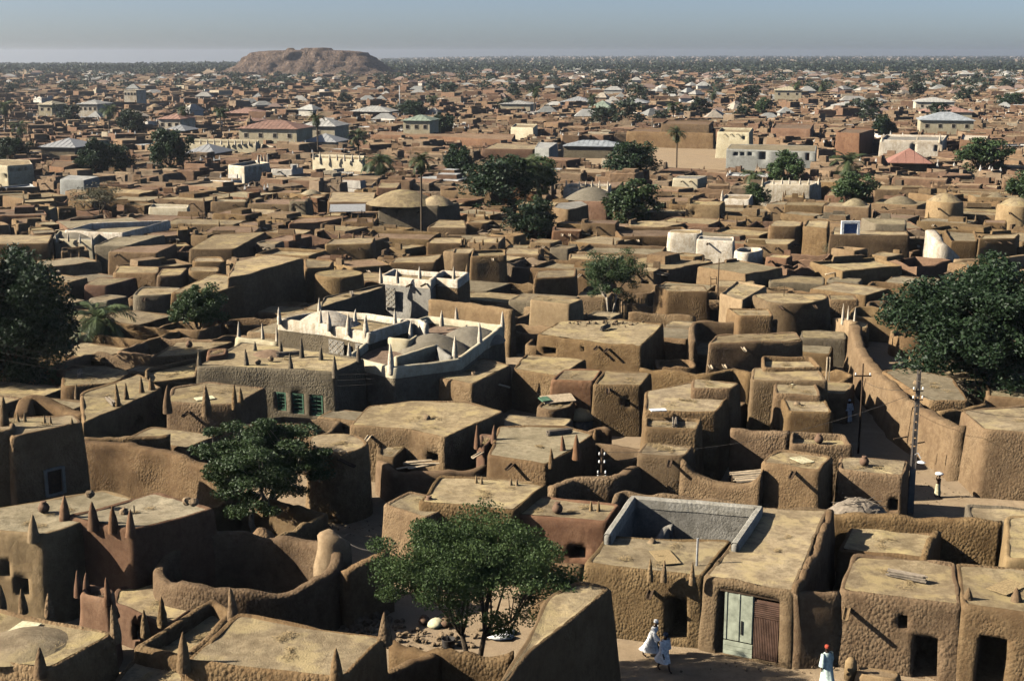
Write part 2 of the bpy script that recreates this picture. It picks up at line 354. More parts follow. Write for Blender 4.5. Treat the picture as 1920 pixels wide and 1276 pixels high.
def house(label, pts, z, wall='mud', roof='roof', par=.05, w=.24, r=.28, batter=.05, amp=.042, dome=0.0, openings=(), spouts=(), pins=(),
          cat='house', name='mud_house', group=None, world=False, sag=.05, z0=0.0, wobble=1.0, spm='wood_dark', cones=(), mark_it=True, crumble=0.0, band=None, wops=(), clear=2.5):
    poly = ccw(pts if world else [P(x, y, z) for x, y in pts]); c = sum(poly) / len(poly); D = float(np.hypot(*c)); step = step_for(D)
    root = thing(name, label, cat, (c[0], c[1], z0), group)
    cuts = []; zc = []; ops = []
    for op in openings:                                    # (x0, y0, x1, y1) of opposite corners on the wall, depth, filling
        h0 = wall_hit(poly, op[0], op[1]); h1 = wall_hit(poly, op[2], op[3])
        if not h0 or not h1: continue
        e = h0[0]; sa, sb = sorted((h0[1], h1[1])) if h1[0] == e else (h0[1] - .5, h0[1] + .5); za, zb = sorted((h0[2], h1[2]))
        za = max(za, z0 + .02); zb = min(zb, z - .3); sb = max(sb, sa + .35)
        if zb - za < .2: continue
        cuts.append((e, sa, sb)); zc += [za, zb]; ops.append((e, sa, sb, za, zb, op[4] if len(op) > 4 else .9, op[5] if len(op) > 5 else None))
    if wops:                                               # (fraction along, width, bottom, top) on the wall that faces the viewer most
        n_ = len(poly); ew = [(poly[(i + 1) % n_] - poly[i]) for i in range(n_)]; sc_ = [(-e[0] / np.linalg.norm(e) * (1 if np.linalg.norm(e) > 2.2 else .1), i) for i, e in enumerate(ew)]; e = min(sc_)[1]; L_ = np.linalg.norm(ew[e])
        for fc, wd_, za, zb in wops:
            sa, sb = fc * L_ - wd_ / 2, fc * L_ + wd_ / 2
            if sa > .5 and sb < L_ - .5 and zb < z - .35: cuts.append((e, sa, sb)); zc += [max(za, z0 + .02), zb]; ops.append((e, sa, sb, max(za, z0 + .02), zb, 1.0, None))
    F = Foot(poly, r, step, cuts)
    m = max(2, int(round((z - z0) / step))); zz = [z0 - .15] + [z0 + (z - .14 - z0) * j / m for j in range(m + 1)]
    zz = [q for q in zz if all(abs(q - k) > step * .3 for k in zc)] + zc; zz = sorted(zz)
    rows = [(batter * (z - q), q) for q in zz] + [(-.05, z - .04), (-w * .5, z + .015), (-w * .92, z - .05), (-w, z - par), (-w - .02, z - par - .12)]
    ncol = len(F.cols); V = []
    for off, q in rows: V.append(np.column_stack([F.ring(off), np.full(ncol, q)]))
    V = np.concatenate(V); seed = len(bpy.data.objects) % 997
    dv = vn3(V + seed * .37, .8, 1) * amp * 1.5 * wobble + vn3(V, 2.2, 5) * amp * .22
    zrow = np.repeat([q for _, q in rows], ncol); dv[zrow > z - .2, 2] = np.maximum(dv[zrow > z - .2, 2], -.03); dv[:, 2] *= np.clip((zrow - z + .8) / .8, 0, 1)
    if crumble:
        top = zrow > z - par - .05; cr = vn(V * [1, 1, 0], .9, 9) + .6 * vn(V * [1, 1, 0], 2.3, 4); dv[top, 2] += np.clip(cr[top] * crumble, -.03, crumble)
    W = V + dv; W[zrow < z0 - .1, 2] = z0 - .15; loc = np.array([c[0], c[1], z0])
    nr = len(rows); Q = []; skip = np.zeros((nr - 1, ncol), bool); extra_v = []; extra_q = []; base = len(W)
    for e, sa, sb, za, zb, depth, fill in ops:
        js = [j for j in range(ncol) if F.edge_of[j] == e and sa - 1e-4 <= F.s_of[j] <= sb + 1e-4]; is_ = [i for i, (o, q) in enumerate(rows) if za - 1e-4 <= q <= zb + 1e-4 and i < len(zz)]
        if len(js) < 2 or len(is_) < 2: continue
        skip[is_[0]:is_[-1], js[0]:js[-1]] = True
        u = (poly[(e + 1) % len(poly)] - poly[e]) / F.L[e]; nn = np.array([u[1], -u[0], 0])
        loopidx = [is_[0] * ncol + j for j in js] + [i * ncol + js[-1] for i in is_[1:]] + [is_[-1] * ncol + j for j in js[-2::-1]] + [i * ncol + js[0] for i in is_[-2:0:-1]]
        b0 = base + len(extra_v); n = len(loopidx)
        extra_v += [W[k] - nn * depth for k in loopidx]
        for k in range(n): extra_q.append((loopidx[k], loopidx[(k + 1) % n], b0 + (k + 1) % n, b0 + k))
        cen = np.mean([W[k] - nn * depth for k in loopidx], 0); extra_v.append(cen); ci = base + len(extra_v) - 1
        for k in range(0, n): extra_q.append((b0 + k, b0 + (k + 1) % n, ci, ci))
        if fill:
            mid = poly[e] + u * (sa + sb) / 2 + nn[:2] * batter * (z - (za + zb) / 2)
            fill(root, np.array([mid[0] - loc[0], mid[1] - loc[1], za - z0]), math.atan2(u[1], u[0]), sb - sa, zb - za)
    for i in range(nr - 1):
        for j in range(ncol):
            if not skip[i, j]:
                k = (j + 1) % ncol; Q.append((i * ncol + j, i * ncol + k, (i + 1) * ncol + k, (i + 1) * ncol + j))
    if extra_v: W = np.concatenate([W, np.array(extra_v)])
    tris = [q[:3] for q in extra_q if q[2] == q[3]]; Q += [q for q in extra_q if q[2] != q[3]]
    obj('wall', mesh_np('wall', W - loc, Q, tris if tris else None, (wall,)), root)
    # roof sheet inside the rim
    rin = F.ring(-w + .06); cen = rin.mean(0); nring = max(3, int(np.linalg.norm(rin - cen, axis=1).max() / (step * 1.3))); RV = []
    for a in np.linspace(0, 1, nring + 1)[:-1]:
        q = rin + (cen - rin) * a; RV.append(np.column_stack([q, np.full(ncol, z - par) + dome * (1 - (1 - a) ** 2) - (sag * math.sin(a * math.pi / 2) if not dome else 0)]))
    RV.append(np.array([[cen[0], cen[1], z - par + (dome if dome else -sag)]])); RV = np.concatenate(RV)
    RV[:, 2] += vn(RV, .5, 3) * .07 + vn(RV, 1.7, 8) * .03
    Q = [(i * ncol + j, i * ncol + (j + 1) % ncol, (i + 1) * ncol + (j + 1) % ncol, (i + 1) * ncol + j) for i in range(nring - 1) for j in range(ncol)]
    T = [((nring - 1) * ncol + j, (nring - 1) * ncol + (j + 1) % ncol, nring * ncol) for j in range(ncol)]
    obj('roof', mesh_np('roof', RV - loc, Q, T, (roof,)), root)
    if band:                                                # whitened parapet band standing a little proud of the wall
        bm_, bh = band; br = [(batter * bh + .035, z - bh), (.035, z - .05), (-.03, z + .02), (-w * .5, z + .06), (-w - .02, z + .0), (-w - .05, z - par * .8)]
        BV = np.concatenate([np.column_stack([F.ring(o_), np.full(ncol, q)]) for o_, q in br]); dd = vn3(BV + seed * .37, .8, 1) * amp * 1.5 * wobble; dd[:, 2] *= .5; BV = BV + dd
        obj('parapet_band', mesh_np('parapet_band', BV - loc, [(i * ncol + j, i * ncol + (j + 1) % ncol, (i + 1) * ncol + (j + 1) % ncol, (i + 1) * ncol + j) for i in range(len(br) - 1) for j in range(ncol)], None, (bm_,)), root)
    for sp in spouts:
        h = wall_hit(poly, sp[0], sp[1])
        if h:
            p = h[3] - loc; p[2] = min(max(p[2], .6), z - z0 - .22); p[:2] += h[4] * .1
            L = random.uniform(.55, .95); obj('waterspout', SPOUT[sp[2] if len(sp) > 2 else spm], root, p, (0, 0, math.atan2(h[4][1], h[4][0]) + math.pi / 2), (1.1, L, 1.1))
    for pn in pins:                                          # (x, y_tip, y_base[, material[, width]])
        b = P(pn[0], pn[2], z); hgt = max(.4, (pn[2] - pn[1]) / ppm(b)); wd = (pn[4] if len(pn) > 4 else .62) * (.8 + .25 * min(hgt, 1.6))
        obj('pinnacle', random.choice(CONES[pn[3] if len(pn) > 3 and pn[3] else wall]), root, (b[0] - loc[0], b[1] - loc[1], z - z0 - .05), (0, 0, random.uniform(0, 6)), (wd, wd, hgt))
    for cx_, cy_, rad, hh, mt in cones:                      # domes standing on the roof: photo x, y of the middle, radius, height
        b = P(cx_, cy_, z); n = 20; k = 7; VV = []; 
        for i in range(k):
            a = i / (k - 1); rr_ = rad * (1 - a); 
            for j in range(n):
                t_ = 2 * math.pi * j / n; VV.append((b[0] + rr_ * math.cos(t_), b[1] + rr_ * math.sin(t_), z - par - .05 + hh * (1 - (1 - a) ** 1.7)))
        VV = np.array(VV); VV += vn3(VV, 1.2, 6) * .05
        QQ = [(i * n + j, i * n + (j + 1) % n, (i + 1) * n + (j + 1) % n, (i + 1) * n + j) for i in range(k - 1) for j in range(n)]
        obj('dome', mesh_np('dome', VV - loc, QQ, None, (mt,)), root)
    if mark_it:
        ii, jj, ins = mark(poly, .6); OCC[ii[ins], jj[ins]] = True
        if clear and D > 120:
            for f in (clear * .5, clear): ii, jj, ins = mark([q * (1 - f / D) for q in poly]); OCC[ii[ins], jj[ins]] = True
    return root, poly
def wall_run(label, path, z, thick=.45, mat='mud', closed=False, name='courtyard_wall', cat='wall', world=False, amp=.06, crumble=.12, batter=.05, group=None, z0=0.0, capmat=None, smooth=2):
    """a free-standing clay wall along a photo-pixel path of its crest; z one height or one per point"""
    zs = list(z) if hasattr(z, '__len__') else [z] * len(path)
    p = [np.append(np.asarray(q, float)[:2], zs[i]) if world else P(q[0], q[1], zs[i]) for i, q in enumerate(path)]
    if closed: p = p + [p[0]]
    c = np.mean(p, 0); step = step_for(np.hypot(c[0], c[1])) * .9
    pts = []; 
    for a, b in zip(p[:-1], p[1:]):
        m = max(1, int(np.linalg.norm(b - a) / step)); pts += [a + (b - a) * j / m for j in range(m)]
    if not closed: pts.append(p[-1])
    pts = np.array(pts); n = len(pts)
    # smooth the corners a little
    for _ in range(smooth):
        q = pts.copy()
        if closed: q = (np.roll(pts, 1, 0) + 2 * pts + np.roll(pts, -1, 0)) / 4
        else: q[1:-1] = (pts[:-2] + 2 * pts[1:-1] + pts[2:]) / 4
        pts = q
    t = (np.roll(pts, -1, 0) - np.roll(pts, 1, 0)) if closed else np.gradient(pts, axis=0); t = t[:, :2] / np.maximum(np.linalg.norm(t[:, :2], axis=1, keepdims=True), 1e-6)
    nor = np.column_stack([t[:, 1], -t[:, 0]]); m = max(2, int(c[2] / step)); prof = []
    for j in range(m + 1): prof.append((1, j / m))
    prof[0] = (1, 0)
    for j in range(m, -1, -1): prof.append((-1, j / m))
    mid = m + 1; V = []
    crest = pts[:, 2] + np.minimum(vn(pts * [1, 1, 0], 1.1, 9) * crumble + vn(pts * [1, 1, 0], 3.0, 4) * crumble * .5, crumble)
    def rowv(side, f):
        hh = z0 - .15 + (crest - .1 - z0 + .15) * f; off = thick / 2 + batter * (crest - hh)
        return np.column_stack([pts[:, :2] + nor * (side * off)[:, None], hh])
    rows = [rowv(1, f / m) for f in range(m + 1)]
    rows.append(np.column_stack([pts[:, :2] + nor * thick * .28, crest - .015])); rows.append(np.column_stack([pts[:, :2] - nor * thick * .28, crest]))
    rows += [rowv(-1, f / m) for f in range(m, -1, -1)]
    nr = len(rows); V = np.concatenate(rows); dv = vn3(V, .9, 2) * amp + vn3(V, 2.4, 6) * amp * .3; dv[:, 2] *= .5; V = V + dv
    Q = []; cnt = n if closed else n - 1
    for i in range(nr - 1):
        for j in range(cnt): Q.append((i * n + j, i * n + (j + 1) % n, (i + 1) * n + (j + 1) % n, (i + 1) * n + j))
    if not closed:
        for i in range(nr // 2):
            a, b = i, nr - 1 - i
            if b - a > 1: Q.append((a * n, (a + 1) * n, (b - 1) * n, b * n)); Q.append((b * n + n - 1, (b - 1) * n + n - 1, (a + 1) * n + n - 1, a * n + n - 1))
    loc = np.array([c[0], c[1], z0]); Q = [q[::-1] for q in Q]
    o = obj(name, mesh_np(name, V - loc, Q, None, (mat,)), None, loc); tag(o, label, cat, group)
    if capmat:
        cm_, ch_ = capmat; t2 = thick / 2 + .03; cr = [(t2 + batter * ch_, -ch_), (t2, -.05), (t2 * .6, .035), (-t2 * .6, .035), (-t2, -.05), (-t2 - batter * ch_, -ch_)]
        CV = np.concatenate([np.column_stack([pts[:, :2] + nor * o_, crest + h_]) for o_, h_ in cr]); CV = CV + vn3(CV, .9, 2) * amp
        obj('coping', mesh_np('coping', CV - loc, [(i * n + j, (i + 1) * n + j, (i + 1) * n + (j + 1) % n, i * n + (j + 1) % n) for i in range(5) for j in range(cnt)], None, (cm_,), None, False), o)
    pp = pts[:, :2]
    for q in pp:
        i, j = int(q[0] + 400), int(q[1])
        if 0 <= i < 800 and 0 <= j < 900: OCC[i, j] = True
    return o
# ------------------------------------------------------------------ the setting: ground, hill
def ss(a, b, x): t = np.clip((x - a) / (b - a), 0, 1); return t * t * (3 - 2 * t)
def ground_z(x, y):
    y = np.maximum(y, 1.0); return -62 * ss(1700, 9000, y) * ss(.02, -.36, x / y)
def build_ground():
    rr = np.concatenate([np.linspace(-20, 420, 111), np.geomspace(440, 9400, 46)]); aa = np.linspace(-1, 1, 97)
    V = []
    for y in rr:
        half = 60 + max(y, 0) * .62
        x = aa * half; V.append(np.column_stack([x, np.full(97, y), ground_z(x, np.full(97, y))]))
    V = np.concatenate(V); near = V[:, 1] < 420; V[near, 2] += vn(V[near], .22, 3) * .05
    Q = [(i * 97 + j, i * 97 + j + 1, (i + 1) * 97 + j + 1, (i + 1) * 97 + j) for i in range(len(rr) - 1) for j in range(96)]
    tag(obj('ground', mesh_np('ground', V, Q, None, ('ground',))), kind='structure')
build_ground()
def build_hill():
    D = 1560.; n, m = 120, 70; mp = D / FPX
    x0, x1 = (385 - 960) * mp, (775 - 960) * mp; V = []
    prof_x = np.array([385, 420, 455, 468, 480, 492, 520, 560, 620, 665, 690, 705, 722, 740, 775]); prof_z = np.array([-1, 4, 9, 14, 21, 25.5, 28, 29.5, 30, 28.5, 25.5, 20, 12, 5, -1.])
    X = np.linspace(x0, x1, n); px = 960 + X / mp; top = np.interp(px, prof_x, prof_z)
    Y = np.linspace(-75, 110, m)
    G = np.array([(x, D + y) for y in Y for x in X]); T = np.tile(top, m); yy = np.repeat(Y, n)
    f = np.clip((yy + 75) / 34, 0, 1); cl = f ** .9; cl = cl * np.clip((110 - yy) / 70, 0, 1) ** .6
    q = np.column_stack([G, np.zeros(len(G))]); Z = T * cl
    rough = (vn(q, .05, 1) * 2.2 + vn(q, .13, 2) * 2.2 + vn(q, .33, 3) * 1.1) * (1 - .65 * ss(.75, 1, cl))
    Z = Z + rough * np.clip(Z / 12, 0, 1); ledge = np.round(Z / 5.5) * 5.5; Z = Z * .62 + ledge * .38 - .8
    V = np.column_stack([G, Z]); V[:, 1] += vn(np.column_stack([G[:, 0], Z * 2, Z * 0]), .10, 7) * 4
    Q = [(i * n + j, i * n + j + 1, (i + 1) * n + j + 1, (i + 1) * n + j) for i in range(m - 1) for j in range(n - 1)]
    tag(obj('hill', mesh_np('hill', V, Q, None, ('rock',))), kind='structure')
build_hill()

# ------------------------------------------------------------------ door and window fillings (parts of a house)
def rotl(a, x, y): return np.array([x * math.cos(a) - y * math.sin(a), x * math.sin(a) + y * math.cos(a)])
def fill_shutters(root, b, a, wd, ht):
    d = rotl(a, 0, .16); win = MB()
    for s in (-1, 1): q = rotl(a, s * (wd / 2 - .04), .10); win.box((b[0] + q[0], b[1] + q[1], b[2] + ht / 2), (.09, .10, ht), a)
    for zz in (.045, ht - .045): q = rotl(a, 0, .10); win.box((b[0] + q[0], b[1] + q[1], b[2] + zz), (wd - .18, .09, .08), a)
    wo_ = win.build('window', 'shutter_green', root)
    for s in (-1, 1):
        for k in range(5):
            q = rotl(a, s * wd * .23, .13); MB().box((b[0] + q[0], b[1] + q[1], b[2] + .14 + k * (ht - .26) / 4.4), (wd * .38, .03, (ht - .3) / 6.5), a, .5).build('slat', 'shutter_green', wo_)
def fill_gate(root, b, a, wd, ht):
    n = 5; w1 = wd * .49; gl = MB()
    q = rotl(a, -wd / 2 + .32 + w1 / 2 - .1, .14); lf = MB().box((b[0] + q[0], b[1] + q[1], b[2] + ht * .60), (w1, .05, ht * .74), a).build('gate_leaf', 'door_green', root)
    lf['label'] = 'weathered pale green painted gate leaf'
    for k in range(3):
        q = rotl(a, -wd / 2 + .22 + w1 * (.06 + .44 * k), .10); MB().box((b[0] + q[0], b[1] + q[1], b[2] + ht * .60), (.07, .035, ht * .73), a).build('batten', 'door_green', lf)
    for k in range(3):
        q = rotl(a, -wd / 2 + .22 + w1 / 2, .13); MB().box((b[0] + q[0], b[1] + q[1], b[2] + .06 + k * ht * .072 + .03), (w1, .05, ht * .066), a).build('board', 'door_green', lf)
    q = rotl(a, -wd / 2 + .22 + w1 * .62, .085); MB().box((b[0] + q[0], b[1] + q[1], b[2] + ht * .45), (.07, .02, .62), a).build('gap_strip', 'dark', lf)
    w2 = wd * .42; x0 = wd / 2 - w2
    q = rotl(a, x0 + w2 / 2, .20); rf = MB().box((b[0] + q[0], b[1] + q[1], b[2] + ht * .46), (w2, .04, ht * .9), a).build('corrugated_gate_leaf', 'rust', root)
    rf['label'] = 'rusty corrugated metal gate leaf'
    for k in range(15):
        q = rotl(a, x0 + w2 * (k + .5) / 15, .16); MB().box((b[0] + q[0], b[1] + q[1], b[2] + ht * .33), (w2 / 24, .05, ht * .62), a).build('corrugation', 'rust', rf)
    for k in range(8):
        q = rotl(a, x0 + w2 / 2, .16); MB().box((b[0] + q[0], b[1] + q[1], b[2] + ht * (.665 + k * .03)), (w2, .05, ht * .016), a).build('corrugation', 'rust', rf)
    q = rotl(a, 0, .14); MB().box((b[0] + q[0], b[1] + q[1], b[2] + ht - .06), (wd, .12, .10), a).build('lintel', 'wood_dark', root)
def fill_frame(mat):
    def f(root, b, a, wd, ht):
        fr = MB()
        for s in (-1, 1): q = rotl(a, s * (wd / 2 + .02), -.03); fr.box((b[0] + q[0], b[1] + q[1], b[2] + ht / 2), (.14, .16, ht + .1), a)
        for zz in (-.02, ht + .02): q = rotl(a, 0, -.03); fr.box((b[0] + q[0], b[1] + q[1], b[2] + zz), (wd - .10, .15, .13), a)
        win = fr.build('window_frame', mat, root)
        q = rotl(a, 0, .18); MB().box((b[0] + q[0], b[1] + q[1], b[2] + ht / 2), (wd, .03, ht), a).build('shutter', 'wood_dark', win)
    return f
def fill_door(mat):
    def f(root, b, a, wd, ht):
        q = rotl(a, 0, .3); dr = MB().box((b[0] + q[0], b[1] + q[1], b[2] + ht / 2), (wd, .05, ht), a).build('door', mat, root)
        for k in range(3):
            q = rotl(a, (k - 1) * wd * .32, .265); MB().box((b[0] + q[0], b[1] + q[1], b[2] + ht / 2), (wd * .29, .02, ht * .96), a).build('plank', mat, dr)
    return f
GC = 'mud houses of the old town'
H = house
# ------------------------------------------------------------------ foreground, beside the street with the walkers
H('long mud house with tin and green gate opening on the street', [(1318, 1078), (1490, 1109), (1556, 953), (1427, 949)], 3.4, 'mud_fine', par=.05,
  openings=[(1346, 1222, 1462, 1122, .5, fill_gate)], crumble=.08)
H('mud house with open dark doorway and twin finials beside the gated house', [(1094, 1056), (1320, 1080), (1374, 1012), (1137, 1003)], 3.3, 'mud_fine', par=.05,
  openings=[(1250, 1192, 1287, 1122, 2.2)], spouts=[(1222, 1103)], pins=[(1219, 1044, 1078, None, .5), (1245, 1047, 1080, None, .5), (1298, 1050, 1085, None, .45)])
wall_run('low mud wall running from the leafy acacia to the doorway house', [(1005, 1040), (1040, 1052), (1096, 1060)], 3.0, .5, 'mud_fine')
wall_run('low wall across the small yard next to the gated house', [(1486, 1112), (1530, 1110), (1576, 1108)], 3.25, .4)
H('mud house with square wall hole and round spout facing the street', [(1573, 1104), (1806, 1134), (1792, 1054), (1598, 1036)], 3.4, 'mud', par=.05,
  openings=[(1685, 1176, 1704, 1152, .7), (1708, 1272, 1756, 1194, 2.2)], spouts=[(1590, 1137, 'mud_fine')], crumble=.05)
H('mud house with knobbed roof corners and tall dark doorway', [(1804, 1133), (1990, 1158), (2000, 1070), (1790, 1052)], 3.44, 'mud', par=.05,
  openings=[(1833, 1290, 1890, 1196, 2.2)], pins=[(1815, 1098, 1120, None, .8), (1906, 1098, 1122, None, .9)])
wall_run('rough lumpy yard wall behind the house with the square hole', [(1556, 958), (1680, 966), (1878, 977)], 3.0, .45)
wall_run('thin broken stub wall standing on the low yard platform', [(1733, 1040), (1748, 1010), (1757, 988)], 3.0, .35, crumble=.3)
wall_run('crumbling wall between the gated house and the sunken yard', [(1492, 1104), (1530, 1030), (1558, 958)], 3.5, .35, crumble=.25)
H('low flat platform roof inside the lumpy walled yard', [(1572, 1030), (1738, 1046), (1760, 998), (1596, 982)], 2.3, 'mud', par=.06)
H('plain mud house at the end of the lumpy yard wall', [(1884, 1046), (2010, 1050), (2010, 962), (1884, 966)], 3.2, 'mud_smooth', par=.05)
wall_run('pale grey plastered courtyard wall with a whitened crest', [(1139, 1002), (1187, 931), (1300, 939), (1425, 950), (1378, 1018)], 3.75, .30, 'plaster_grey', amp=.015, crumble=.02, batter=.0, smooth=0, capmat=('plaster_dull', .5))
wall_run('short sloping partition wall inside the grey plastered courtyard', [(1222, 1030), (1253, 983), (1262, 980)], [2.4, 2.7, 2.9], .4, 'plaster_grey', amp=.04)
wall_run('low stub wall at the mouth of the grey courtyard', [(1207, 1034), (1225, 1010)], [2.9, 3.4], .4, 'mud_smooth')
H('house with brick red front wall behind the leafy acacia', [(948, 962), (1137, 978), (1164, 945), (1010, 928)], 3.4, 'mud_red', par=.05, openings=[(1068, 1044, 1098, 1024, .8)],
  pins=[(1108, 936, 955, 'mud_smooth', .4), (1122, 936, 957, 'mud_smooth', .4)])
H('wide straw-strewn roof with two pairs of low vents on its back edge', [(785, 940), (965, 956), (1028, 906), (822, 889)], 3.8, 'mud', par=.06,
  pins=[(893, 888, 903, 'mud_smooth', .35), (903, 890, 905, 'mud_smooth', .35), (958, 894, 907, 'mud_smooth', .35), (969, 895, 908, 'mud_smooth', .35)])
H('lower front wing of the straw-strewn roof house', [(716, 944), (797, 970), (868, 940), (768, 917)], 3.4, 'mud_fine', par=.05)
H('tall shadowed mud house with swollen rounded side beside the street', [(905, 1316), (925, 1312), (1000, 1222), (1152, 1099), (1080, 1086), (1022, 1120), (985, 1200)], 4.7, 'mud_fine', r=.5, batter=.09, par=.04)
wall_run('low curved yard wall in front of the leafy acacia', [(736, 1196), (775, 1208), (818, 1222), (890, 1226), (962, 1232)], 2.3, .5, crumble=.25)
wall_run('sloping mud wall below the curved yard wall', [(660, 1290), (745, 1252), (818, 1222)], [3.0, 2.6, 2.4], .5)

# ------------------------------------------------------------------ foreground left
H('flat roof with sharp mud pinnacles and a low round hump', [(-90, 1225), (92, 1256), (218, 1184), (-90, 1122)], 5.0, 'mud', par=.05, pins=[(43, 1100, 1137), (92, 1108, 1144), (216, 1130, 1186, None, .7), (76, 1210, 1254, None, .8), (3, 1092, 1130)],
  cones=[(40, 1205, 1.7, .35, 'roof')])
H('stepped sunken terrace between two pinnacled roofs', [(246, 1212), (352, 1240), (446, 1146), (400, 1114)], 4.1, 'mud', par=.5, w=.4, pins=[(272, 1140, 1180), (304, 1116, 1160, None, .7)])
H('low front step of the sunken terrace', [(190, 1300), (345, 1320), (352, 1238), (255, 1218)], 3.6, 'mud', par=.06)
H('broad flat roof with tall corner pinnacles above the terrace', [(343, 1238), (648, 1272), (724, 1190), (606, 1176), (446, 1144)], 5.0, 'mud', par=.05, pins=[(344, 1182, 1240, None, .8), (722, 1144, 1192, None, .9), (631, 1212, 1266, None, .8), (436, 1098, 1146, None, .7)])
H('flat grey-topped mud house with long finial and small wall opening', [(-90, 985), (78, 1003), (122, 992), (255, 934), (197, 916), (80, 937), (-90, 962)], 4.3, 'mud_smooth', 'roof_grey', par=.05,
  openings=[(7, 1078, 19, 1050, .8), (32, 1112, 55, 1082, 1.5)], pins=[(63, 962, 1003, None, .9)])
H('tall red-walled house with four mud pinnacles along its front', [(120, 967), (247, 993), (406, 953), (293, 921)], 4.4, 'mud_red', 'roof_grey', par=.05, pins=[(122, 926, 968, None, .9), (175, 937, 980, None, .9), (212, 945, 986, None, .8), (245, 952, 993, None, .8)])
H('low red house with window and roof terrace below the tall red house', [(206, 1130), (312, 1172), (400, 1120), (322, 1078), (216, 1100)], 1.7, 'mud_red', 'roof', par=.05, openings=[(249, 1198, 262, 1172, .7, fill_door('wood_dark'))], pins=[(216, 1132, 1150, 'mud', .8)])
H('small red parapet tower with three pinnacles', [(146, 1112), (204, 1124), (216, 1102), (164, 1092)], 3.2, 'mud_red', 'roof_red', par=.35, pins=[(147, 1066, 1106), (162, 1070, 1100), (202, 1080, 1122)])
_c = P(465, 1052, 2.8)
wall_run('crumbling round enclosure wall of a ruined hut', [(_c[0] + 4.05 * math.cos(t_), _c[1] + 3.1 * math.sin(t_)) for t_ in np.linspace(0, 6.283, 29)[:-1]], [2.8 + .2 * math.sin(t_) + .18 * math.sin(3 * t_ + 1) for t_ in np.linspace(0, 6.283, 29)[:-1]], .5, world=True, closed=True, name='ruined_wall', crumble=.16, amp=.07)
wall_run('tall broken wall end standing beside the ruined hut', [(606, 992), (626, 1000), (642, 1004)], [3.9, 3.9, 3.6], .9, 'mud_smooth', name='ruined_wall', crumble=.3, amp=.12)
wall_run('low dark wall running from the ruined hut towards the acacia', [(642, 1066), (690, 1048), (726, 1036)], 2.8, .5, name='ruined_wall', crumble=.15)
H('two-storey shadowed mud house with pale framed windows', [(22, 820), (155, 791), (140, 774), (-20, 786)], 6.6, 'mud', par=.05, openings=[(86, 928, 114, 874, .3, fill_frame('plaster_grey'))],
  pins=[(34, 770, 788, 'mud_smooth', .35), (47, 770, 788, 'mud_smooth', .35), (84, 775, 792, 'mud_smooth', .35), (95, 776, 793, 'mud_smooth', .35), (135, 780, 794, 'mud_smooth', .35)])
H('front wing of the shadowed two-storey house', [(-90, 815), (22, 804), (28, 790), (-90, 785)], 6.9, 'mud', par=.2, openings=[(4, 880, 28, 820, .3, fill_frame('plaster_grey'))], pins=[(8, 740, 790, 'mud', .8)])
wall_run('high rough retaining wall of coarse clay lumps below the shadowed house', [(140, 824), (190, 829), (225, 831), (318, 847), (365, 862), (420, 880)], 3.6, .6, crumble=.12, amp=.12)
wall_run('rounded yard wall behind the coarse retaining wall', [(158, 822), (235, 818), (318, 812)], 3.3, .5)

# ------------------------------------------------------------------ left middle ground
H('grey-walled house with green shuttered windows and many roof pinnacles', [(368, 686), (500, 690), (628, 698), (684, 672), (560, 652), (452, 640)], 4.6, 'mud_grey', 'roof', par=.05,
  openings=[(520, 768, 536, 735, .35, fill_shutters), (549, 774, 569, 737, .35, fill_shutters), (583, 778, 605, 740, .35, fill_shutters)],
  pins=[(374, 655, 684), (462, 652, 684), (545, 660, 690), (628, 664, 698), (672, 645, 676), (478, 638, 656), (527, 636, 662), (566, 632, 668), (602, 648, 672)], cones=[(505, 662, 1.2, .35, 'roof_red')])
H('lumpy mud house with long buttress pinnacles below the green shutters', [(312, 752), (385, 758), (447, 756), (498, 726), (392, 715), (322, 724)], 3.9, 'mud', par=.05, pins=[(314, 720, 762, None, .9), (387, 720, 766, None, .9), (440, 718, 756), (452, 724, 752)], spouts=[(355, 770)])
H('mud house with three roof pinnacles and shaded doorway', [(155, 792), (178, 784), (224, 764), (305, 726), (262, 700), (150, 735)], 3.5, 'mud_fine', par=.05, openings=[(252, 800, 266, 780, 1.2)], pins=[(221, 716, 760), (237, 716, 746), (266, 704, 734), (284, 706, 728, None, .9), (144, 718, 740)])
wall_run('thick rounded wall dipping towards the three-pinnacle house', [(40, 775), (50, 742), (75, 740), (105, 756), (130, 768), (158, 776)], [3.2, 3.6, 3.6, 3.2, 3.0, 3.3], .9, crumble=.05)
H('low smooth-roofed hut beneath the dark spreading tree', [(112, 726), (215, 718), (252, 696), (190, 682), (118, 690)], 2.8, 'mud', par=.04, r=1.0)
H('long walled roof terrace running up to the grey-walled house', [(270, 718), (369, 706), (374, 670), (272, 690)], 3.3, 'mud_fine', par=.3)
H('dry-grass roof behind the grey-walled house', [(278, 672), (372, 662), (440, 640), (330, 640)], 3.0, 'mud', par=.05)
H('small red clay block on the terrace beside the pinnacles', [(386, 668), (425, 664), (428, 652), (390, 654)], 4.9, 'mud_red', 'roof_red', par=.05)
H('squat round-ended house rising beside the left acacia', [(574, 840), (643, 851), (694, 836), (682, 816), (640, 810), (580, 814)], 4.0, 'mud', r=1.2, par=.05, spouts=[(640, 862)])
wall_run('short rounded garden wall above the left acacia', [(455, 796), (500, 792), (560, 794), (592, 812)], 2.9, .5)
H('long low roof with lumpy front next to the green shutter house', [(655, 797), (770, 805), (835, 820), (946, 770), (880, 752), (775, 750), (688, 760)], 3.4, 'mud', par=.05, spouts=[(694, 815, 'wood_pale')], openings=[(800, 862, 822, 850, .8)])
H('little stepped annex below the long low roof', [(706, 852), (738, 858), (766, 834), (706, 830)], 2.3, 'mud', par=.05)
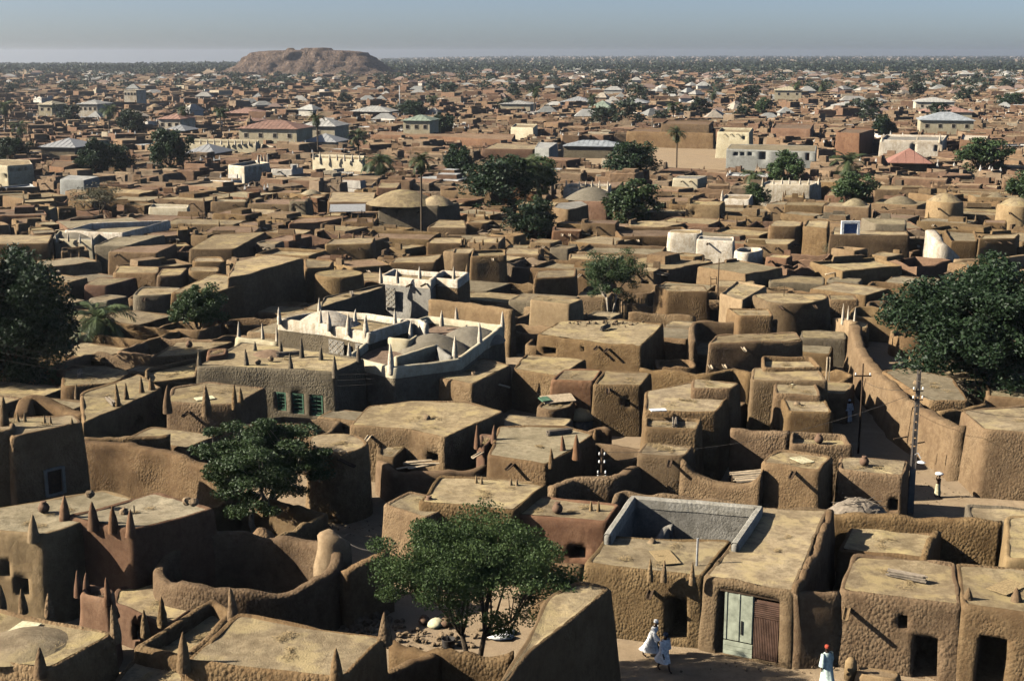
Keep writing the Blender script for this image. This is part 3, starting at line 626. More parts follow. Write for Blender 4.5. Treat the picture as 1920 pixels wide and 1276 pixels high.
wall_run('curving low yard wall enclosing the shaded yard', [(712, 862), (742, 882), (820, 884), (900, 881), (912, 868)], 2.0, .45)
H('house with reddish pinnacles and rounded corner tower', [(914, 853), (1024, 870), (1074, 842), (1118, 812), (1062, 798), (934, 797)], 3.2, 'mud', 'roof_grey', par=.05, pins=[(1034, 838, 868), (1055, 814, 842, 'mud_red'), (1081, 812, 850, 'mud_red', .8), (1116, 800, 818), (895, 794, 830, 'mud_red'), (926, 794, 822, 'mud_red')], spouts=[(962, 868)])
H('thin red gate wall beside the pinnacle house', [(893, 838), (908, 842), (930, 815), (900, 812)], 3.0, 'mud_red', 'roof_red', par=.05, spouts=[(903, 826, 'wood_pale')])
wall_run('curved wall of big clay lumps behind the utility pole', [(1036, 910), (1072, 894), (1152, 894), (1193, 872)], 2.5, .55, amp=.1)
H('boxy mud house with small wall opening and long spout', [(1110, 721), (1203, 723), (1222, 698), (1132, 692)], 3.5, 'mud_fine', par=.06, openings=[(1171, 762, 1181, 748, .5)], spouts=[(1140, 726)])
H('recessed wing of the boxy mud house', [(1031, 713), (1112, 716), (1130, 692), (1056, 691)], 3.4, 'mud_red', par=.06)
H('low round kitchen hut with leaning roof panel', [(1004, 762), (1030, 770), (1072, 764), (1078, 748), (1022, 746)], 2.2, 'mud', r=.45, par=.05)
wall_run('short straw-capped screen wall by the round kitchen hut', [(1105, 806), (1130, 797), (1146, 802)], 2.0, .4)
H('sloping grass-topped house with deep shaded side', [(823, 708), (885, 720), (960, 684), (905, 670), (850, 690)], 3.2, 'mud_fine', par=.04, spouts=[(935, 720, 'wood_pale')])
H('long wall-like house row behind the sloping grass-topped house', [(960, 690), (1050, 706), (1100, 672), (985, 662)], 3.0, 'mud', par=.06)
H('wide crumbling house with broken doorways and spouts', [(1006, 626), (1110, 640), (1203, 649), (1246, 607), (1150, 598), (1050, 602)], 3.7, 'mud', par=.05, crumble=.1, openings=[(1020, 662, 1044, 652, 1.0), (1089, 658, 1096, 650, .5)], spouts=[(1122, 648), (1141, 652)])
H('pale smooth block standing behind the wide crumbling house', [(994, 562), (1068, 570), (1094, 560), (1008, 553)], 4.0, 'mud_smooth', par=.05)
H('low red lean-to wall in front of the wide crumbling house', [(978, 680), (1040, 688), (1060, 672), (1000, 668)], 2.2, 'mud_red', 'roof_red', par=.05)
H('dark-fronted house beside the bushy yard tree', [(1000, 522), (1080, 518), (1082, 503), (1008, 506)], 3.6, 'mud', par=.05)

# ------------------------------------------------------------------ right middle: the stepped compound above the grey courtyard
H('rounded left front block of the stepped compound with spout', [(1193, 851), (1283, 857), (1304, 835), (1211, 826)], 3.2, 'mud_fine', par=.05, spouts=[(1257, 862)], r=.45)
H('sunken-roofed block one step up in the compound', [(1208, 800), (1309, 804), (1318, 783), (1208, 780)], 4.1, 'mud', par=.2)
H('broad stepped roof with straw heap and bright sheet', [(1206, 770), (1346, 772), (1374, 736), (1292, 714), (1210, 733)], 4.4, 'mud', par=.06)
H('raised slab above the broad stepped roof', [(1296, 728), (1374, 730), (1388, 717), (1298, 709)], 5.0, 'mud', par=.04)
H('domed corner block with spout shadow above the grey courtyard', [(1427, 868), (1539, 882), (1564, 853), (1460, 841), (1440, 851)], 3.4, 'mud_fine', r=.4, par=.05, spouts=[(1489, 878)])
_a, _b = P(1280, 857, 3.2), P(1432, 873, 3.4)
wall_run('dipping front wall of the compound yard', [_a + (_b - _a) * f + [0, .15, 0] for f in (0, .08, .2, .45, .75, .92, 1)], [3.1, 2.7, 2.25, 2.1, 2.1, 2.4, 3.1], .6, 'mud_fine', crumble=.04, world=True)
H('low block with post and pale panel beside the street pole', [(1570, 880), (1696, 892), (1704, 862), (1574, 854)], 3.0, 'mud', par=.05, openings=[(1665, 955, 1690, 935, .6)], pins=[])
H('small trough-roofed block above the domed corner block', [(1480, 832), (1602, 836), (1584, 812), (1484, 808)], 3.4, 'mud', par=.35)
wall_run('lumpy inner wall across the compound court', [(1371, 802), (1420, 806), (1480, 810)], 3.4, .5)
H('smooth-sided block with lumpy front in the compound', [(1476, 770), (1562, 772), (1550, 748), (1462, 740)], 3.9, 'mud', par=.06)
H('narrow upper block with propped poles on the street side', [(1452, 737), (1541, 742), (1530, 712), (1450, 706)], 4.2, 'mud', par=.06)
H('flat upper roof strip of the compound', [(1408, 712), (1552, 715), (1536, 690), (1410, 688)], 4.4, 'mud_fine', par=.06)
H('shallow trough-roofed block at the head of the compound', [(1432, 690), (1541, 688), (1523, 668), (1428, 667)], 4.6, 'mud', par=.3)
wall_run('long low wall leading from the boxy house to the compound', [(1200, 690), (1290, 698), (1330, 702), (1375, 690), (1410, 700)], 3.4, .5)
H('chunky house with ragged eaves and dangling spouts', [(1328, 643), (1420, 641), (1506, 637), (1494, 622), (1342, 627)], 3.9, 'mud', par=.06, spouts=[(1392, 650, 'wood_pale'), (1330, 683, 'wood_pale'), (1356, 682, 'wood_pale')], crumble=.06)
wall_run('dark yard wall behind the chunky ragged-eaved house', [(1300, 640), (1297, 612), (1305, 602), (1380, 602), (1456, 600)], 3.2, .5)
H('small trough-roofed house with bitten eaves', [(1386, 592), (1450, 592), (1444, 578), (1362, 577)], 3.9, 'mud', par=.15)
H('big drum-shaped house with two spouts', [(1437, 566), (1470, 569), (1520, 568), (1557, 557), (1548, 549), (1402, 549)], 4.2, 'mud_fine', r=2.0, par=.05, spouts=[(1462, 572), (1527, 572)], batter=.09)
H('pale sunlit house with stepped parapets beside the ladder', [(1350, 550), (1392, 563), (1438, 536), (1380, 526)], 4.0, 'mud_smooth', par=.2)
H('plain lumpy house right of the bushy yard tree', [(1250, 546), (1330, 547), (1322, 535), (1228, 534)], 3.6, 'mud', par=.05)
wall_run('brown low wall below the bushy yard tree', [(1178, 586), (1250, 588), (1304, 592)], 2.6, .4)
# the sunlit street and the long wall along it
wall_run('tall narrow pale gate wall of the sunlit street', [(1570, 596), (1586, 597), (1603, 603)], [2.5, 3.2, 3.5], .8, 'mud_smooth', crumble=.04)
wall_run('long smooth curving wall on the sunny side of the street', [(1604, 606), (1608, 634), (1622, 666), (1652, 700), (1690, 738), (1730, 764), (1772, 786), (1806, 800)], [3.5, 3.1, 2.9, 2.9, 3.0, 3.1, 3.1, 3.4], .8, 'mud_fine', crumble=.16, amp=.12, batter=.12)
H('dark thatch-topped house under the great round tree', [(1742, 752), (1818, 752), (1790, 708), (1700, 688), (1652, 694)], 3.2, 'mud', 'roof_grey', par=.04)
H('big corner house with lumpy front at the bend of the street', [(1846, 806), (2010, 815), (2010, 750), (1800, 768)], 4.0, 'mud', par=.05, batter=.1, r=.45, openings=[])
wall_run('yard wall between the thatch-topped and the corner house', [(1760, 770), (1830, 762), (1850, 756)], 2.9, .4)

# ------------------------------------------------------------------ the whitewashed palace
PW = 'plaster_white'
H('whitewashed palace front with relief panels and tall pinnacles', [(522, 598), (606, 608), (692, 624), (770, 600), (690, 588), (604, 582)], 5.0, 'mud_grey', 'roof', par=.55, w=.3, r=.25,
  pins=[(524, 574, 600, PW, .8), (601, 578, 606, PW, .8), (617, 582, 612, PW, .9), (653, 586, 618, PW, .9), (686, 588, 622, PW, .9), (666, 578, 596, PW, .7), (599, 556, 580, PW, .7), (741, 578, 600, PW, .7)],
  cones=[(612, 594, 2.6, 1.1, PW)], name='white_palace', band=(PW, .85))
H('palace terrace with white parapet and two grey clay domes', [(650, 668), (738, 690), (862, 674), (946, 610), (800, 592), (702, 628)], 4.2, 'mud_grey', 'roof_red', par=.6, w=.3, r=.25,  # dark grey wall colour stands in for shade below the cream parapet
  pins=[(655, 640, 668, PW, .8), (733, 642, 688, PW, .9), (853, 627, 672, PW, .9), (900, 602, 642, PW, .8), (942, 582, 612, PW, .8), (770, 600, 628, PW, .8), (828, 580, 604, PW, .8), (856, 574, 598, PW, .8)],
  cones=[(812, 640, 2.9, 1.25, 'dome_grey'), (884, 622, 2.7, 1.1, 'dome_grey')], name='white_palace', openings=[(838, 672, 846, 662, .5)], band=('plaster_cream', .75))
H('white crowned plastered half of the palace tower with crossed spouts', [(714, 517), (808, 527), (826, 511), (738, 504)], 4.8, 'plaster_grey', 'roof', par=.5, w=.35, r=.15, spouts=[(772, 532), (800, 531)],
  pins=[(714, 500, 524, PW, .8), (745, 502, 524, PW, .8), (787, 498, 520, PW, .8)], name='white_palace', band=(PW, .75), clear=5)
H('brown right half of the palace tower under a white crown', [(809, 521), (858, 526), (880, 511), (828, 507)], 4.7, 'mud_fine', 'roof', par=.5, w=.35, r=.15, pins=[(851, 498, 520, PW, .8), (876, 492, 510, 'mud', .7)], name='white_palace', band=(PW, .7), spouts=[(822, 532)], clear=5)
H('shaded grey inner court block of the palace', [(600, 576), (716, 540), (722, 532), (606, 556)], 4.4, 'mud_grey', par=.1)
wall_run('cream partition wall across the palace terrace', [(742, 668), (790, 654), (818, 646)], 4.5, .3, 'plaster_cream', crumble=.02, smooth=0)
wall_run('pale court wall at the corner of the palace terrace', [(818, 646), (832, 660), (846, 668)], 4.4, .3, 'plaster_grey', crumble=.02, smooth=0)
wall_run('bright white slab wall between the palace wings', [(730, 596), (786, 598), (800, 606)], 4.9, .35, PW, crumble=.02, smooth=0)
wall_run('white parapet dividing the two palace roofs', [(692, 624), (740, 612), (800, 600)], 4.6, .3, PW, crumble=.02, smooth=0)
wall_run('cream low wall before the larger palace dome', [(728, 632), (768, 636), (782, 628)], 4.6, .3, 'plaster_cream', crumble=.02, smooth=0)
wall_run('long brown wall behind the palace terrace', [(806, 560), (880, 568), (962, 582)], 4.0, .5, 'mud_fine')
wall_run('low white-topped fence wall with pale pinnacles left of the palace', [(443, 632), (490, 636), (522, 642)], 3.0, .4, 'plaster_cream', crumble=.03)
# ------------------------------------------------------------------ left of the palace
H('long house with deep shaded flank behind the leafy bush', [(318, 548), (410, 546), (487, 522), (400, 512)], 4.2, 'mud', par=.05, r=.45)
H('higher rear house with shaded flank above the palace', [(425, 521), (466, 514), (570, 483), (500, 476), (440, 490)], 5.0, 'mud', par=.05, r=.45)
_d = P(636, 512, 3.7); _r = 45 / ppm(_d)
H('squat drum house with flat grass roof beside the palace', [(_d[0] + _r * math.cos(t_), _d[1] + _r * math.sin(t_)) for t_ in np.linspace(0, 6.283, 15)[:-1]], 3.7, 'mud_fine', world=True, r=.5, par=.05, batter=.08, openings=[(603, 533, 609, 525, .4)])
H('small block between the drum house and the shaded rear house', [(572, 503), (620, 500), (626, 488), (570, 484)], 3.6, 'mud', par=.06)
H('grey striped-wall house behind the feathery palm', [(247, 554), (322, 552), (345, 538), (262, 537)], 3.3, 'mud_grey', par=.06, r=.9, spouts=[(270, 548)])
H('brick red gabled wall house behind the feathery palm', [(157, 534), (200, 535), (258, 520), (182, 520)], 3.0, 'mud_red', 'roof', par=.05)
H('row house with soft rounded roof beside the grey striped house', [(211, 511), (297, 513), (300, 500), (222, 497)], 3.4, 'mud', par=.05, r=.45)
H('bulging lumpy block in the rounded roof row', [(293, 517), (340, 515), (354, 502), (302, 503)], 3.5, 'mud', par=.05, r=.45)
H('small end block of the rounded roof row', [(353, 508), (412, 509), (412, 500), (356, 499)], 3.6, 'mud', par=.05, r=.6)
H('bitten-front block above the rounded roof row', [(360, 491), (424, 490), (416, 481), (366, 481)], 3.6, 'mud', par=.05, r=.6)
H('wide coarse-fronted house with reddish roof rubble', [(202, 472), (294, 474), (332, 457), (226, 463)], 3.5, 'mud', 'roof_red', par=.06, spouts=[(222, 476)])
H('long pale soft-edged roof uphill of the coarse-fronted house', [(353, 467), (440, 467), (500, 434), (400, 440)], 3.5, 'mud', par=.04, r=.45)
H('flat roof in deep shade above the dark spreading tree', [(60, 525), (130, 530), (165, 520), (90, 510)], 3.3, 'mud', par=.05)
H('shadowed house row left of the small white mansion', [(-40, 458), (92, 456), (100, 440), (-20, 440)], 4.2, 'mud', par=.06)
H('small white mansion with blue washing hung at its front', [(98, 447), (174, 450), (190, 436), (110, 432)], 3.8, 'plaster_cream', 'plaster_grey', par=.5, pins=[(105, 436, 450, PW, .6), (128, 436, 449, PW, .6), (150, 438, 452, PW, .6), (173, 438, 454, PW, .6)], name='white_house', spouts=[(118, 450), (152, 452)])
H('long white rooftop enclosure behind the small white mansion', [(120, 432), (230, 437), (320, 412), (170, 418)], 4.0, PW, 'roof_grey', par=.7, name='white_house', cones=[(150, 430, 3.0, .8, 'dome_grey')])
H('grey flat house with stones on its roof', [(176, 460), (236, 461), (310, 440), (220, 442)], 3.6, 'mud_grey', 'roof_grey', par=.06)

# ------------------------------------------------------------------ band behind the palace
H('house with cone-domed roof and little square window', [(709, 384), (822, 386), (862, 380), (735, 374)], 4.6, 'mud_grey', par=.05, openings=[(743, 400, 750, 391, .5)], cones=[(755, 380, 5.2, 2.0, 'roof'), (818, 382, 2.6, 1.3, 'roof')], spouts=[(786, 396)])
H('house with twin slanting spout shadows', [(609, 458), (698, 457), (704, 445), (622, 447)], 3.8, 'mud_fine', par=.06, spouts=[(634, 464), (674, 464)], pins=[(636, 434, 446), (663, 434, 446), (680, 434, 446)])
H('plain cube house next to the notched parapet house', [(847, 475), (883, 475), (892, 465), (852, 465)], 4.0, 'mud_fine', par=.06)
H('large block house with notched parapet', [(882, 480), (949, 479), (949, 467), (886, 469)], 4.4, 'mud', par=.3, spouts=[(923, 484, 'wood_pale')])
H('low arched-front roof behind the palace tower', [(728, 493), (816, 492), (832, 476), (742, 482)], 3.2, 'mud', par=.05)
H('reddish shed-fronted house under the flat tin sheet', [(540, 419), (612, 415), (656, 405), (562, 409)], 3.2, 'mud_red', 'roof_red', par=.05)
H('flat house with stubby posts along its edge', [(800, 456), (866, 456), (872, 445), (812, 446)], 3.4, 'mud', par=.05, pins=[(866, 446, 456), (872, 444, 455)])
H('narrow house with three roof posts', [(877, 454), (936, 456), (948, 443), (884, 443)], 3.4, 'mud', par=.05, pins=[(890, 446, 456), (905, 446, 456), (932, 444, 454)])
H('long straw roof left of the spreading dark trees', [(800, 426), (876, 427), (872, 413), (822, 412)], 3.2, 'mud', par=.05)
H('trough-roofed row house with straw bundles', [(614, 379), (700, 379), (706, 360), (620, 360)], 3.6, 'mud', par=.05)
H('tall pillar-cornered brown house', [(706, 352), (746, 352), (752, 342), (712, 342)], 4.6, 'mud_red', 'roof', par=.05)
H('dazzling white court house end wall', [(1250, 436), (1316, 438), (1318, 430), (1258, 430)], 4.2, PW, 'roof', par=.05, name='white_house', r=.9)
H('dazzling white long wall house with slim spout', [(1306, 449), (1376, 452), (1378, 444), (1312, 442)], 4.0, PW, 'plaster_grey', par=.15, name='white_house', spouts=[(1328, 455)])
H('curved whitewashed ring-walled court', [(1374, 470), (1400, 474), (1432, 470), (1428, 464), (1390, 463)], 3.4, PW, 'roof', par=.5, name='white_house', r=1.2)
H('white pinnacled house beside the clay dome', [(1056, 352), (1140, 355), (1146, 345), (1066, 344)], 4.4, PW, 'roof', par=.4, name='white_house', pins=[(1062, 336, 352, PW, .9), (1086, 338, 353, PW, .9), (1098, 338, 353, PW, .9), (1110, 337, 353, PW, .9), (1124, 338, 354, PW, .9), (1140, 338, 355, PW, .9)])
H('grey clay-domed house below the white pinnacles', [(1078, 376), (1138, 378), (1146, 368), (1086, 366)], 4.4, 'mud_red', 'roof_grey', par=.05, cones=[(1110, 371, 4.0, 1.7, 'dome_grey')])
H('dark drum-fronted house with whitewashed roof edge', [(1034, 388), (1065, 394), (1105, 384), (1090, 376), (1045, 380)], 4.6, 'mud', 'plaster_grey', par=.05, r=1.2)
H('box house with white end wall in the open ground', [(1261, 334), (1309, 336), (1326, 330), (1272, 329)], 4.0, 'plaster_cream', 'plaster_grey', par=.05, name='white_house', spouts=[(1280, 339), (1296, 339)])
H('long white house with a row of roof pinnacles', [(1426, 345), (1520, 347), (1540, 340), (1440, 338)], 4.6, PW, PW, par=.3, name='white_house', pins=[(1430, 332, 345, PW, .9), (1450, 334, 345, PW, .9), (1466, 333, 345, PW, .9), (1480, 332, 345, PW, .9), (1500, 333, 345, PW, .9), (1516, 334, 346, PW, .9), (1535, 332, 343, PW, .9)])
H('small white house with one tall finial', [(1352, 372), (1405, 374), (1412, 365), (1360, 364)], 3.8, PW, 'roof', par=.3, name='white_house', pins=[(1354, 356, 372, PW, 1.0)])
H('lone mud block in front of the pinnacled white house', [(1467, 350), (1522, 352), (1528, 344), (1470, 344)], 4.0, 'mud', par=.06, openings=[(1479, 372, 1485, 362, .8)])
H('large walled house with white framed window above it', [(1555, 440), (1660, 441), (1706, 441), (1702, 433), (1562, 433)], 4.4, 'mud', par=.06)
H('upper slab of the large walled house', [(1640, 420), (1699, 421), (1700, 412), (1614, 408)], 5.0, 'mud_grey', 'roof_grey', par=.06)
H('rounded house front next to the large walled house', [(1440, 424), (1502, 424), (1506, 414), (1452, 413)], 4.2, 'mud', par=.06, r=.9)
H('deeply shaded middle house beside the large walled house', [(1506, 424), (1552, 428), (1556, 414), (1512, 412)], 4.2, 'mud', par=.06)
H('low walled house with small hump dome on its roof', [(1544, 386), (1630, 390), (1634, 381), (1552, 379)], 3.8, 'mud', par=.06, cones=[(1604, 383, 1.9, 1.0, 'roof_grey')])
H('walled row house below the pinnacled white house', [(1470, 384), (1544, 386), (1552, 379), (1476, 378)], 3.8, 'mud', par=.06)
H('mud house with three crossed spouts by the white end wall', [(1835, 448), (1905, 446), (1912, 438), (1842, 440)], 4.2, 'mud_fine', par=.05, spouts=[(1846, 452), (1872, 453), (1890, 453)])
H('sunken court house behind the white end wall', [(1782, 452), (1834, 452), (1830, 432), (1770, 430)], 3.4, 'mud', 'roof_grey', par=.3)
wall_run('thick white end wall of the sunken court', [(1746, 432), (1760, 450), (1792, 478)], [5.0, 4.5, 2.6], 1.2, PW, crumble=.2)
wall_run('cream terrace parapet with little finials above the round tree', [(1790, 486), (1850, 484), (1920, 478), (1960, 474)], 2.6, .5, 'mud_smooth')
for lab, cxp, rx, yt, zt in (('big round clay granary with low cone roof', 1772, 36, 376, 5.2), ('round clay granary at the edge of the houses', 1905, 36, 384, 5.0)):
    b = P(cxp, yt, zt); rad = rx / ppm(b) * .95
    H(lab, [(b[0] + rad * math.cos(a), b[1] + rad * math.sin(a)) for a in np.linspace(0, 2 * math.pi, 13)[:-1]], zt, 'mud_smooth', 'roof', par=.02, r=.45, batter=.06, world=True, dome=1.1, cat='granary', name='granary', spouts=[(cxp - 12, yt + 14)])

# relief panels and pilasters on the palace front
def relief(x0, y0, x1, y1, zt, label):
    a, b = P(x0, y0, zt), P(x1, y1, zt); u = (b - a)[:2]; L = np.linalg.norm(u); u = u / L; nn = np.array([u[1], -u[0]]); o_ = thing('relief_panel', label, 'relief', (a[0] + nn[0] * .30, a[1] + nn[1] * .30, 0)); ang = math.atan2(u[1], u[0]); Hh = 1.9; zb = zt - .9 - Hh
    MB().box((u[0] * L / 2, u[1] * L / 2, zb + Hh / 2), (L, .08, Hh), ang).build('backing', 'plaster_grey', o_)
    n = max(2, int(L / .55))
    for i in range(n):
        for j in range(4):
            cx_, cz_ = (i + .5) * L / n, zb + (j + .5) * Hh / 4; w2, h2 = L / n / 2, Hh / 8
            for s1, s2 in ((1, 1), (1, -1)):
                p0, p1 = (cx_ - w2 * .9, cz_ - h2 * .9 * s2), (cx_ + w2 * .9, cz_ + h2 * .9 * s2)
                MB().tube([(u[0] * p0[0] + nn[0] * .06, u[1] * p0[0] + nn[1] * .06, p0[1]), (u[0] * p1[0] + nn[0] * .06, u[1] * p1[0] + nn[1] * .06, p1[1])], .035, 4).build('lattice_bar', PW, o_)
    return o_
relief(622, 612, 650, 618, 5.0, 'white lozenge relief panel on the middle of the palace front'); relief(672, 620, 690, 624, 5.0, 'narrow white lozenge relief panel at the end of the palace front'); relief(716, 518, 744, 521, 4.8, 'dotted lattice relief panel on the palace tower')
# ------------------------------------------------------------------ trees
def leaf_cloud(cen, size, aspect=.5, droop=0.0):
    n = len(cen); a = rng.normal(size=(n, 3)); a[:, 2] *= .6; a /= np.linalg.norm(a, axis=1, keepdims=True) + 1e-9
    b = rng.normal(size=(n, 3)); b -= (b * a).sum(1, keepdims=True) * a; b /= np.linalg.norm(b, axis=1, keepdims=True) + 1e-9
    s = (size * rng.uniform(.6, 1.35, n))[:, None]; a = a * s * .5; b = b * s * .5 * aspect
    V = np.stack([cen - a - b * .6, cen - a * .1 - b, cen + a, cen - a * .1 + b], 1).reshape(-1, 3)
    return V, np.arange(4 * n).reshape(-1, 4)
def tree_meshes(seed, h, rx, crown0, clumps, leaves, lsize, trunk_r, leaf='leaf_mid', bark='bark', flat_=.5, fork=.45, trunks=1, hollow=.45, crc=.22, lean=0.0, skirt=1.0):
    """crown is an uneven ellipsoid of leaf clumps from height crown0*h to h, half width rx"""
    r = np.random.default_rng(seed); cz0, cz1 = crown0 * h, h; cc = np.array([lean * h, 0, (cz0 + cz1) / 2]); rz = (cz1 - cz0) / 2
    cl = []
    while len(cl) < clumps:
        q = r.normal(size=3); q /= np.linalg.norm(q); rad = r.uniform(hollow, 1.0)
        if q[2] < -.45 * skirt and r.random() < .7: continue
        wob = 1 + .22 * math.sin(3 * math.atan2(q[1], q[0]) + seed) + .12 * math.sin(7 * q[0] + 5 * q[2] + seed)
        cl.append(cc + q * [rx, rx, rz] * rad * np.clip(wob, .7, 1.2))
    cl = np.array(cl); B = MB(); M = max(4, clumps // 9); mains = []
    bases = [np.array([(k - (trunks - 1) / 2) * h * .10, 0, 0]) for k in range(trunks)]
    forks = [b + np.array([lean * h * .3 + (k - (trunks - 1) / 2) * h * .06, r.uniform(-.02, .02) * h, fork * h]) for k, b in enumerate(bases)]
    for b, f in zip(bases, forks):
        mid = (b + f) / 2 + r.normal(size=3) * h * .018; B.tube([b - [0, 0, .2], b + (mid - b) * .1, mid, f], [trunk_r * 1.35, trunk_r * 1.1, trunk_r * .85, trunk_r * .72], 9)
    idx = r.choice(len(cl), M, replace=False)
    for i in idx:
        f = forks[int(r.integers(trunks))] if trunks == 1 else forks[int(np.argmin([np.linalg.norm(cl[i] - q) for q in forks]))]
        e = f + (cl[i] - f) * .62; m = (f + e) / 2 + np.array([0, 0, -.04 * h]) + r.normal(size=3) * h * .02
        B.tube([f - [0, 0, trunk_r * .5], m, e], [trunk_r * .55, trunk_r * .4, trunk_r * .26], 6); mains.append((e, m))
    for c in cl:
        e = min(mains, key=lambda q: np.linalg.norm(q[0] - c))[0]; m = (e + c) / 2 + r.normal(size=3) * h * .02
        B.tube([e, m, c], [trunk_r * .22, trunk_r * .13, trunk_r * .05], 4, False)
    k = r.integers(0, len(cl), leaves); wgt = r.uniform(.7, 1.3, len(cl))
    off = r.normal(size=(leaves, 3)); off /= np.linalg.norm(off, axis=1, keepdims=True); off *= (r.random(leaves) ** .45)[:, None]
    cen = cl[k] + off * (np.array([rx, rx, rx * flat_]) * crc) * wgt[k][:, None]
    V, Q = leaf_cloud(cen, lsize)
    tm = B.mesh('trunk', bark, True); cm = mesh_np('crown', V, Q, None, (leaf,), None, False)
    return tm, cm
def clear_front(b, hw, n=7.0):
    if b[1] < 125 or b[1] > 880: return
    q = b[:2] * (1 - n / b[1]); ii, jj, ins = mark([(b[0] - hw, b[1] + 1), (q[0] - hw, q[1]), (q[0] + hw, q[1]), (b[0] + hw, b[1] + 1)]); OCC[ii[ins], jj[ins]] = True
def tree_at(label, meshes, px, yb, h0, wpx=None, ytop=None, group=None, name='tree', rz=None, base=None, rx0=1.0, deep=1.0):
    if base is None and P(px, yb)[1] > 215: yb = yb + 2.4 * ppm(P(px, yb))      # the foot is hidden by the roofs in front
    b = P(px, yb) if base is None else base; k = ppm(b); sz = ((yb - ytop) / k) / h0 if ytop is not None else 1.0; sx = (wpx / k / 2) / rx0 if wpx else sz
    t = thing(name, label, 'tree', (b[0], b[1], b[2] if base is not None else 0), group, random.uniform(0, 6.28) if rz is None else rz)
    clear_front(b, max(2.5, sx * rx0 * .8))
    obj('trunk', meshes[0], t, scale=(sx, sx * deep, sz)); obj('crown', meshes[1], t, scale=(sx, sx * deep, sz)); return t
# big individual trees near the camera
tree_at('bright feathery acacia with two slim trunks in the walled yard', tree_meshes(3, 7.2, 5.0, .36, 150, 90000, .14, .17, 'leaf_acacia', 'bark', .42, .30, 2, .35, .20), 888, 1284, 7.2, 338, 962, rx0=5.0, rz=0.0, deep=.42)
tree_at('darker acacia leaning over the ruined hut', tree_meshes(14, 7.0, 3.8, .26, 120, 60000, .17, .20, 'leaf_mid', 'bark_pale', .38, .28, 2, .3, .22), 492, 1004, 7.0, 226, 796, rx0=3.8, rz=.6)
tree_at('great round dark-leaved tree shading the thatch-topped house', tree_meshes(21, 11., 6.6, .14, 260, 80000, .34, .38, 'leaf_dark', 'bark', .8, .26, 1, .5, .20, skirt=.4), 1822, 758, 11., 296, 514, rx0=6.6)
tree_at('spreading dark tree over the hut at the edge of town', tree_meshes(22, 10., 6.0, .04, 220, 60000, .34, .36, 'leaf_dark', 'bark', .8, .26, 1, .5, .20, skirt=.2), 22, 752, 10., 250, 488, rx0=6.0)
tree_at('dense leafy bush-tree beside the long shaded house', tree_meshes(23, 5.6, 2.3, .06, 60, 16000, .22, .16, 'leaf_mid', 'bark', .8, .25, 1, .5, .26, skirt=.4), 374, 648, 5.6, 100, 528, rx0=2.3)
tree_at('bushy yard tree with pale twisted trunks behind a straw fence', tree_meshes(24, 7., 3.2, .30, 70, 20000, .16, .15, 'leaf_mid', 'bark_pale', .6, .35, 2, .45, .24), 1145, 604, 7., 118, 466, rx0=3.2)
tree_at('small shrub growing by the low hut', tree_meshes(25, 1.8, .9, .1, 14, 2200, .16, .05, 'leaf_mid', 'bark', .8), 94, 746, 1.8, 46, 692, rx0=.9)
tree_at('young plant in the dark compound court', tree_meshes(26, 2.2, .45, .1, 10, 900, .14, .03, 'leaf_acacia', 'bark', .8), 1440, 822, 2.2, 20, 755, rx0=.45)
MID = [tree_meshes(40 + i, 8., [4.2, 3.6, 3.9, 3.2][i], [.16, .10, .24, .05][i], 90, 8000, .50, .26, ['leaf_dark', 'leaf_mid', 'leaf_mid', 'leaf_dark'][i], 'bark', [.6, .8, .5, .9][i], .3, 1, .5, .27, skirt=.6) for i in range(4)]
MRX = [4.2, 3.6, 3.9, 3.2]
DRY = tree_meshes(51, 6.5, 4.4, .35, 60, 3000, .28, .20, 'leaf_dry', 'bark', .4, .25, 1, .3, .26)
for lab, k, px, yb, yt, wp in (
    ('broad dark tree beneath the tall palm behind the cone-domed house', 0, 935, 408, 300, 112), ('dark tree growing beside the long straw roof', 0, 998, 462, 380, 82), ('light green upright tree by the dark drum-fronted house', 1, 1180, 440, 346, 86),
    ('right-hand partner of the broad dark palm-side tree', 2, 1010, 372, 300, 66), ('dark wide tree at the edge of the open sandy ground', 0, 1184, 330, 270, 84), ('round dense tree behind the long brown house row', 3, 862, 324, 277, 54),
    ('small bright tree below the pinnacled white house', 1, 1418, 408, 350, 42), ('round green tree beside the grey concrete building', 1, 1473, 340, 290, 58), ('flat-topped shrub tree below the date palm', 2, 1596, 385, 328, 70),
    ('dark tree behind the white compound wall', 2, 1838, 322, 264, 80), ('green tree peeping in beyond the granaries', 1, 1916, 372, 328, 60), ('tall dark tree cluster left of the tin house', 3, 180, 322, 264, 50), ('dark bushy tree beside the tall dark cluster', 0, 222, 318, 276, 52),
    ('wide dark tree behind the grey tin roof', 0, 320, 318, 248, 66), ('dark round tree among the far flat roofs', 3, 833, 250, 216, 40), ('tree beside the cream house with yellow roof', 3, 1655, 254, 220, 40), ('dark tree left of the long salmon-roofed building', 0, 248, 250, 210, 46),
    ('dark round tree by the old house with tin lean-to', 0, 28, 300, 262, 54), ('low dark tree behind the blue-grey hip roof', 0, 1895, 200, 178, 44), ('green tree among the white houses far off', 1, 1428, 214, 188, 26), ('wide dark tree near the pale mast', 0, 775, 218, 192, 46)):
    tree_at(lab, MID[k], px, yb, 8., wp * 1.12, yt - 3, rx0=MRX[k])
tree_at('half bare acacia in front of the small white mansion', DRY, 188, 424, 6.5, 100, 345, rx0=4.4)
tree_at('thin dry shrub beside the large walled house', DRY, 1560, 492, 6.5, 52, 456, rx0=4.4)
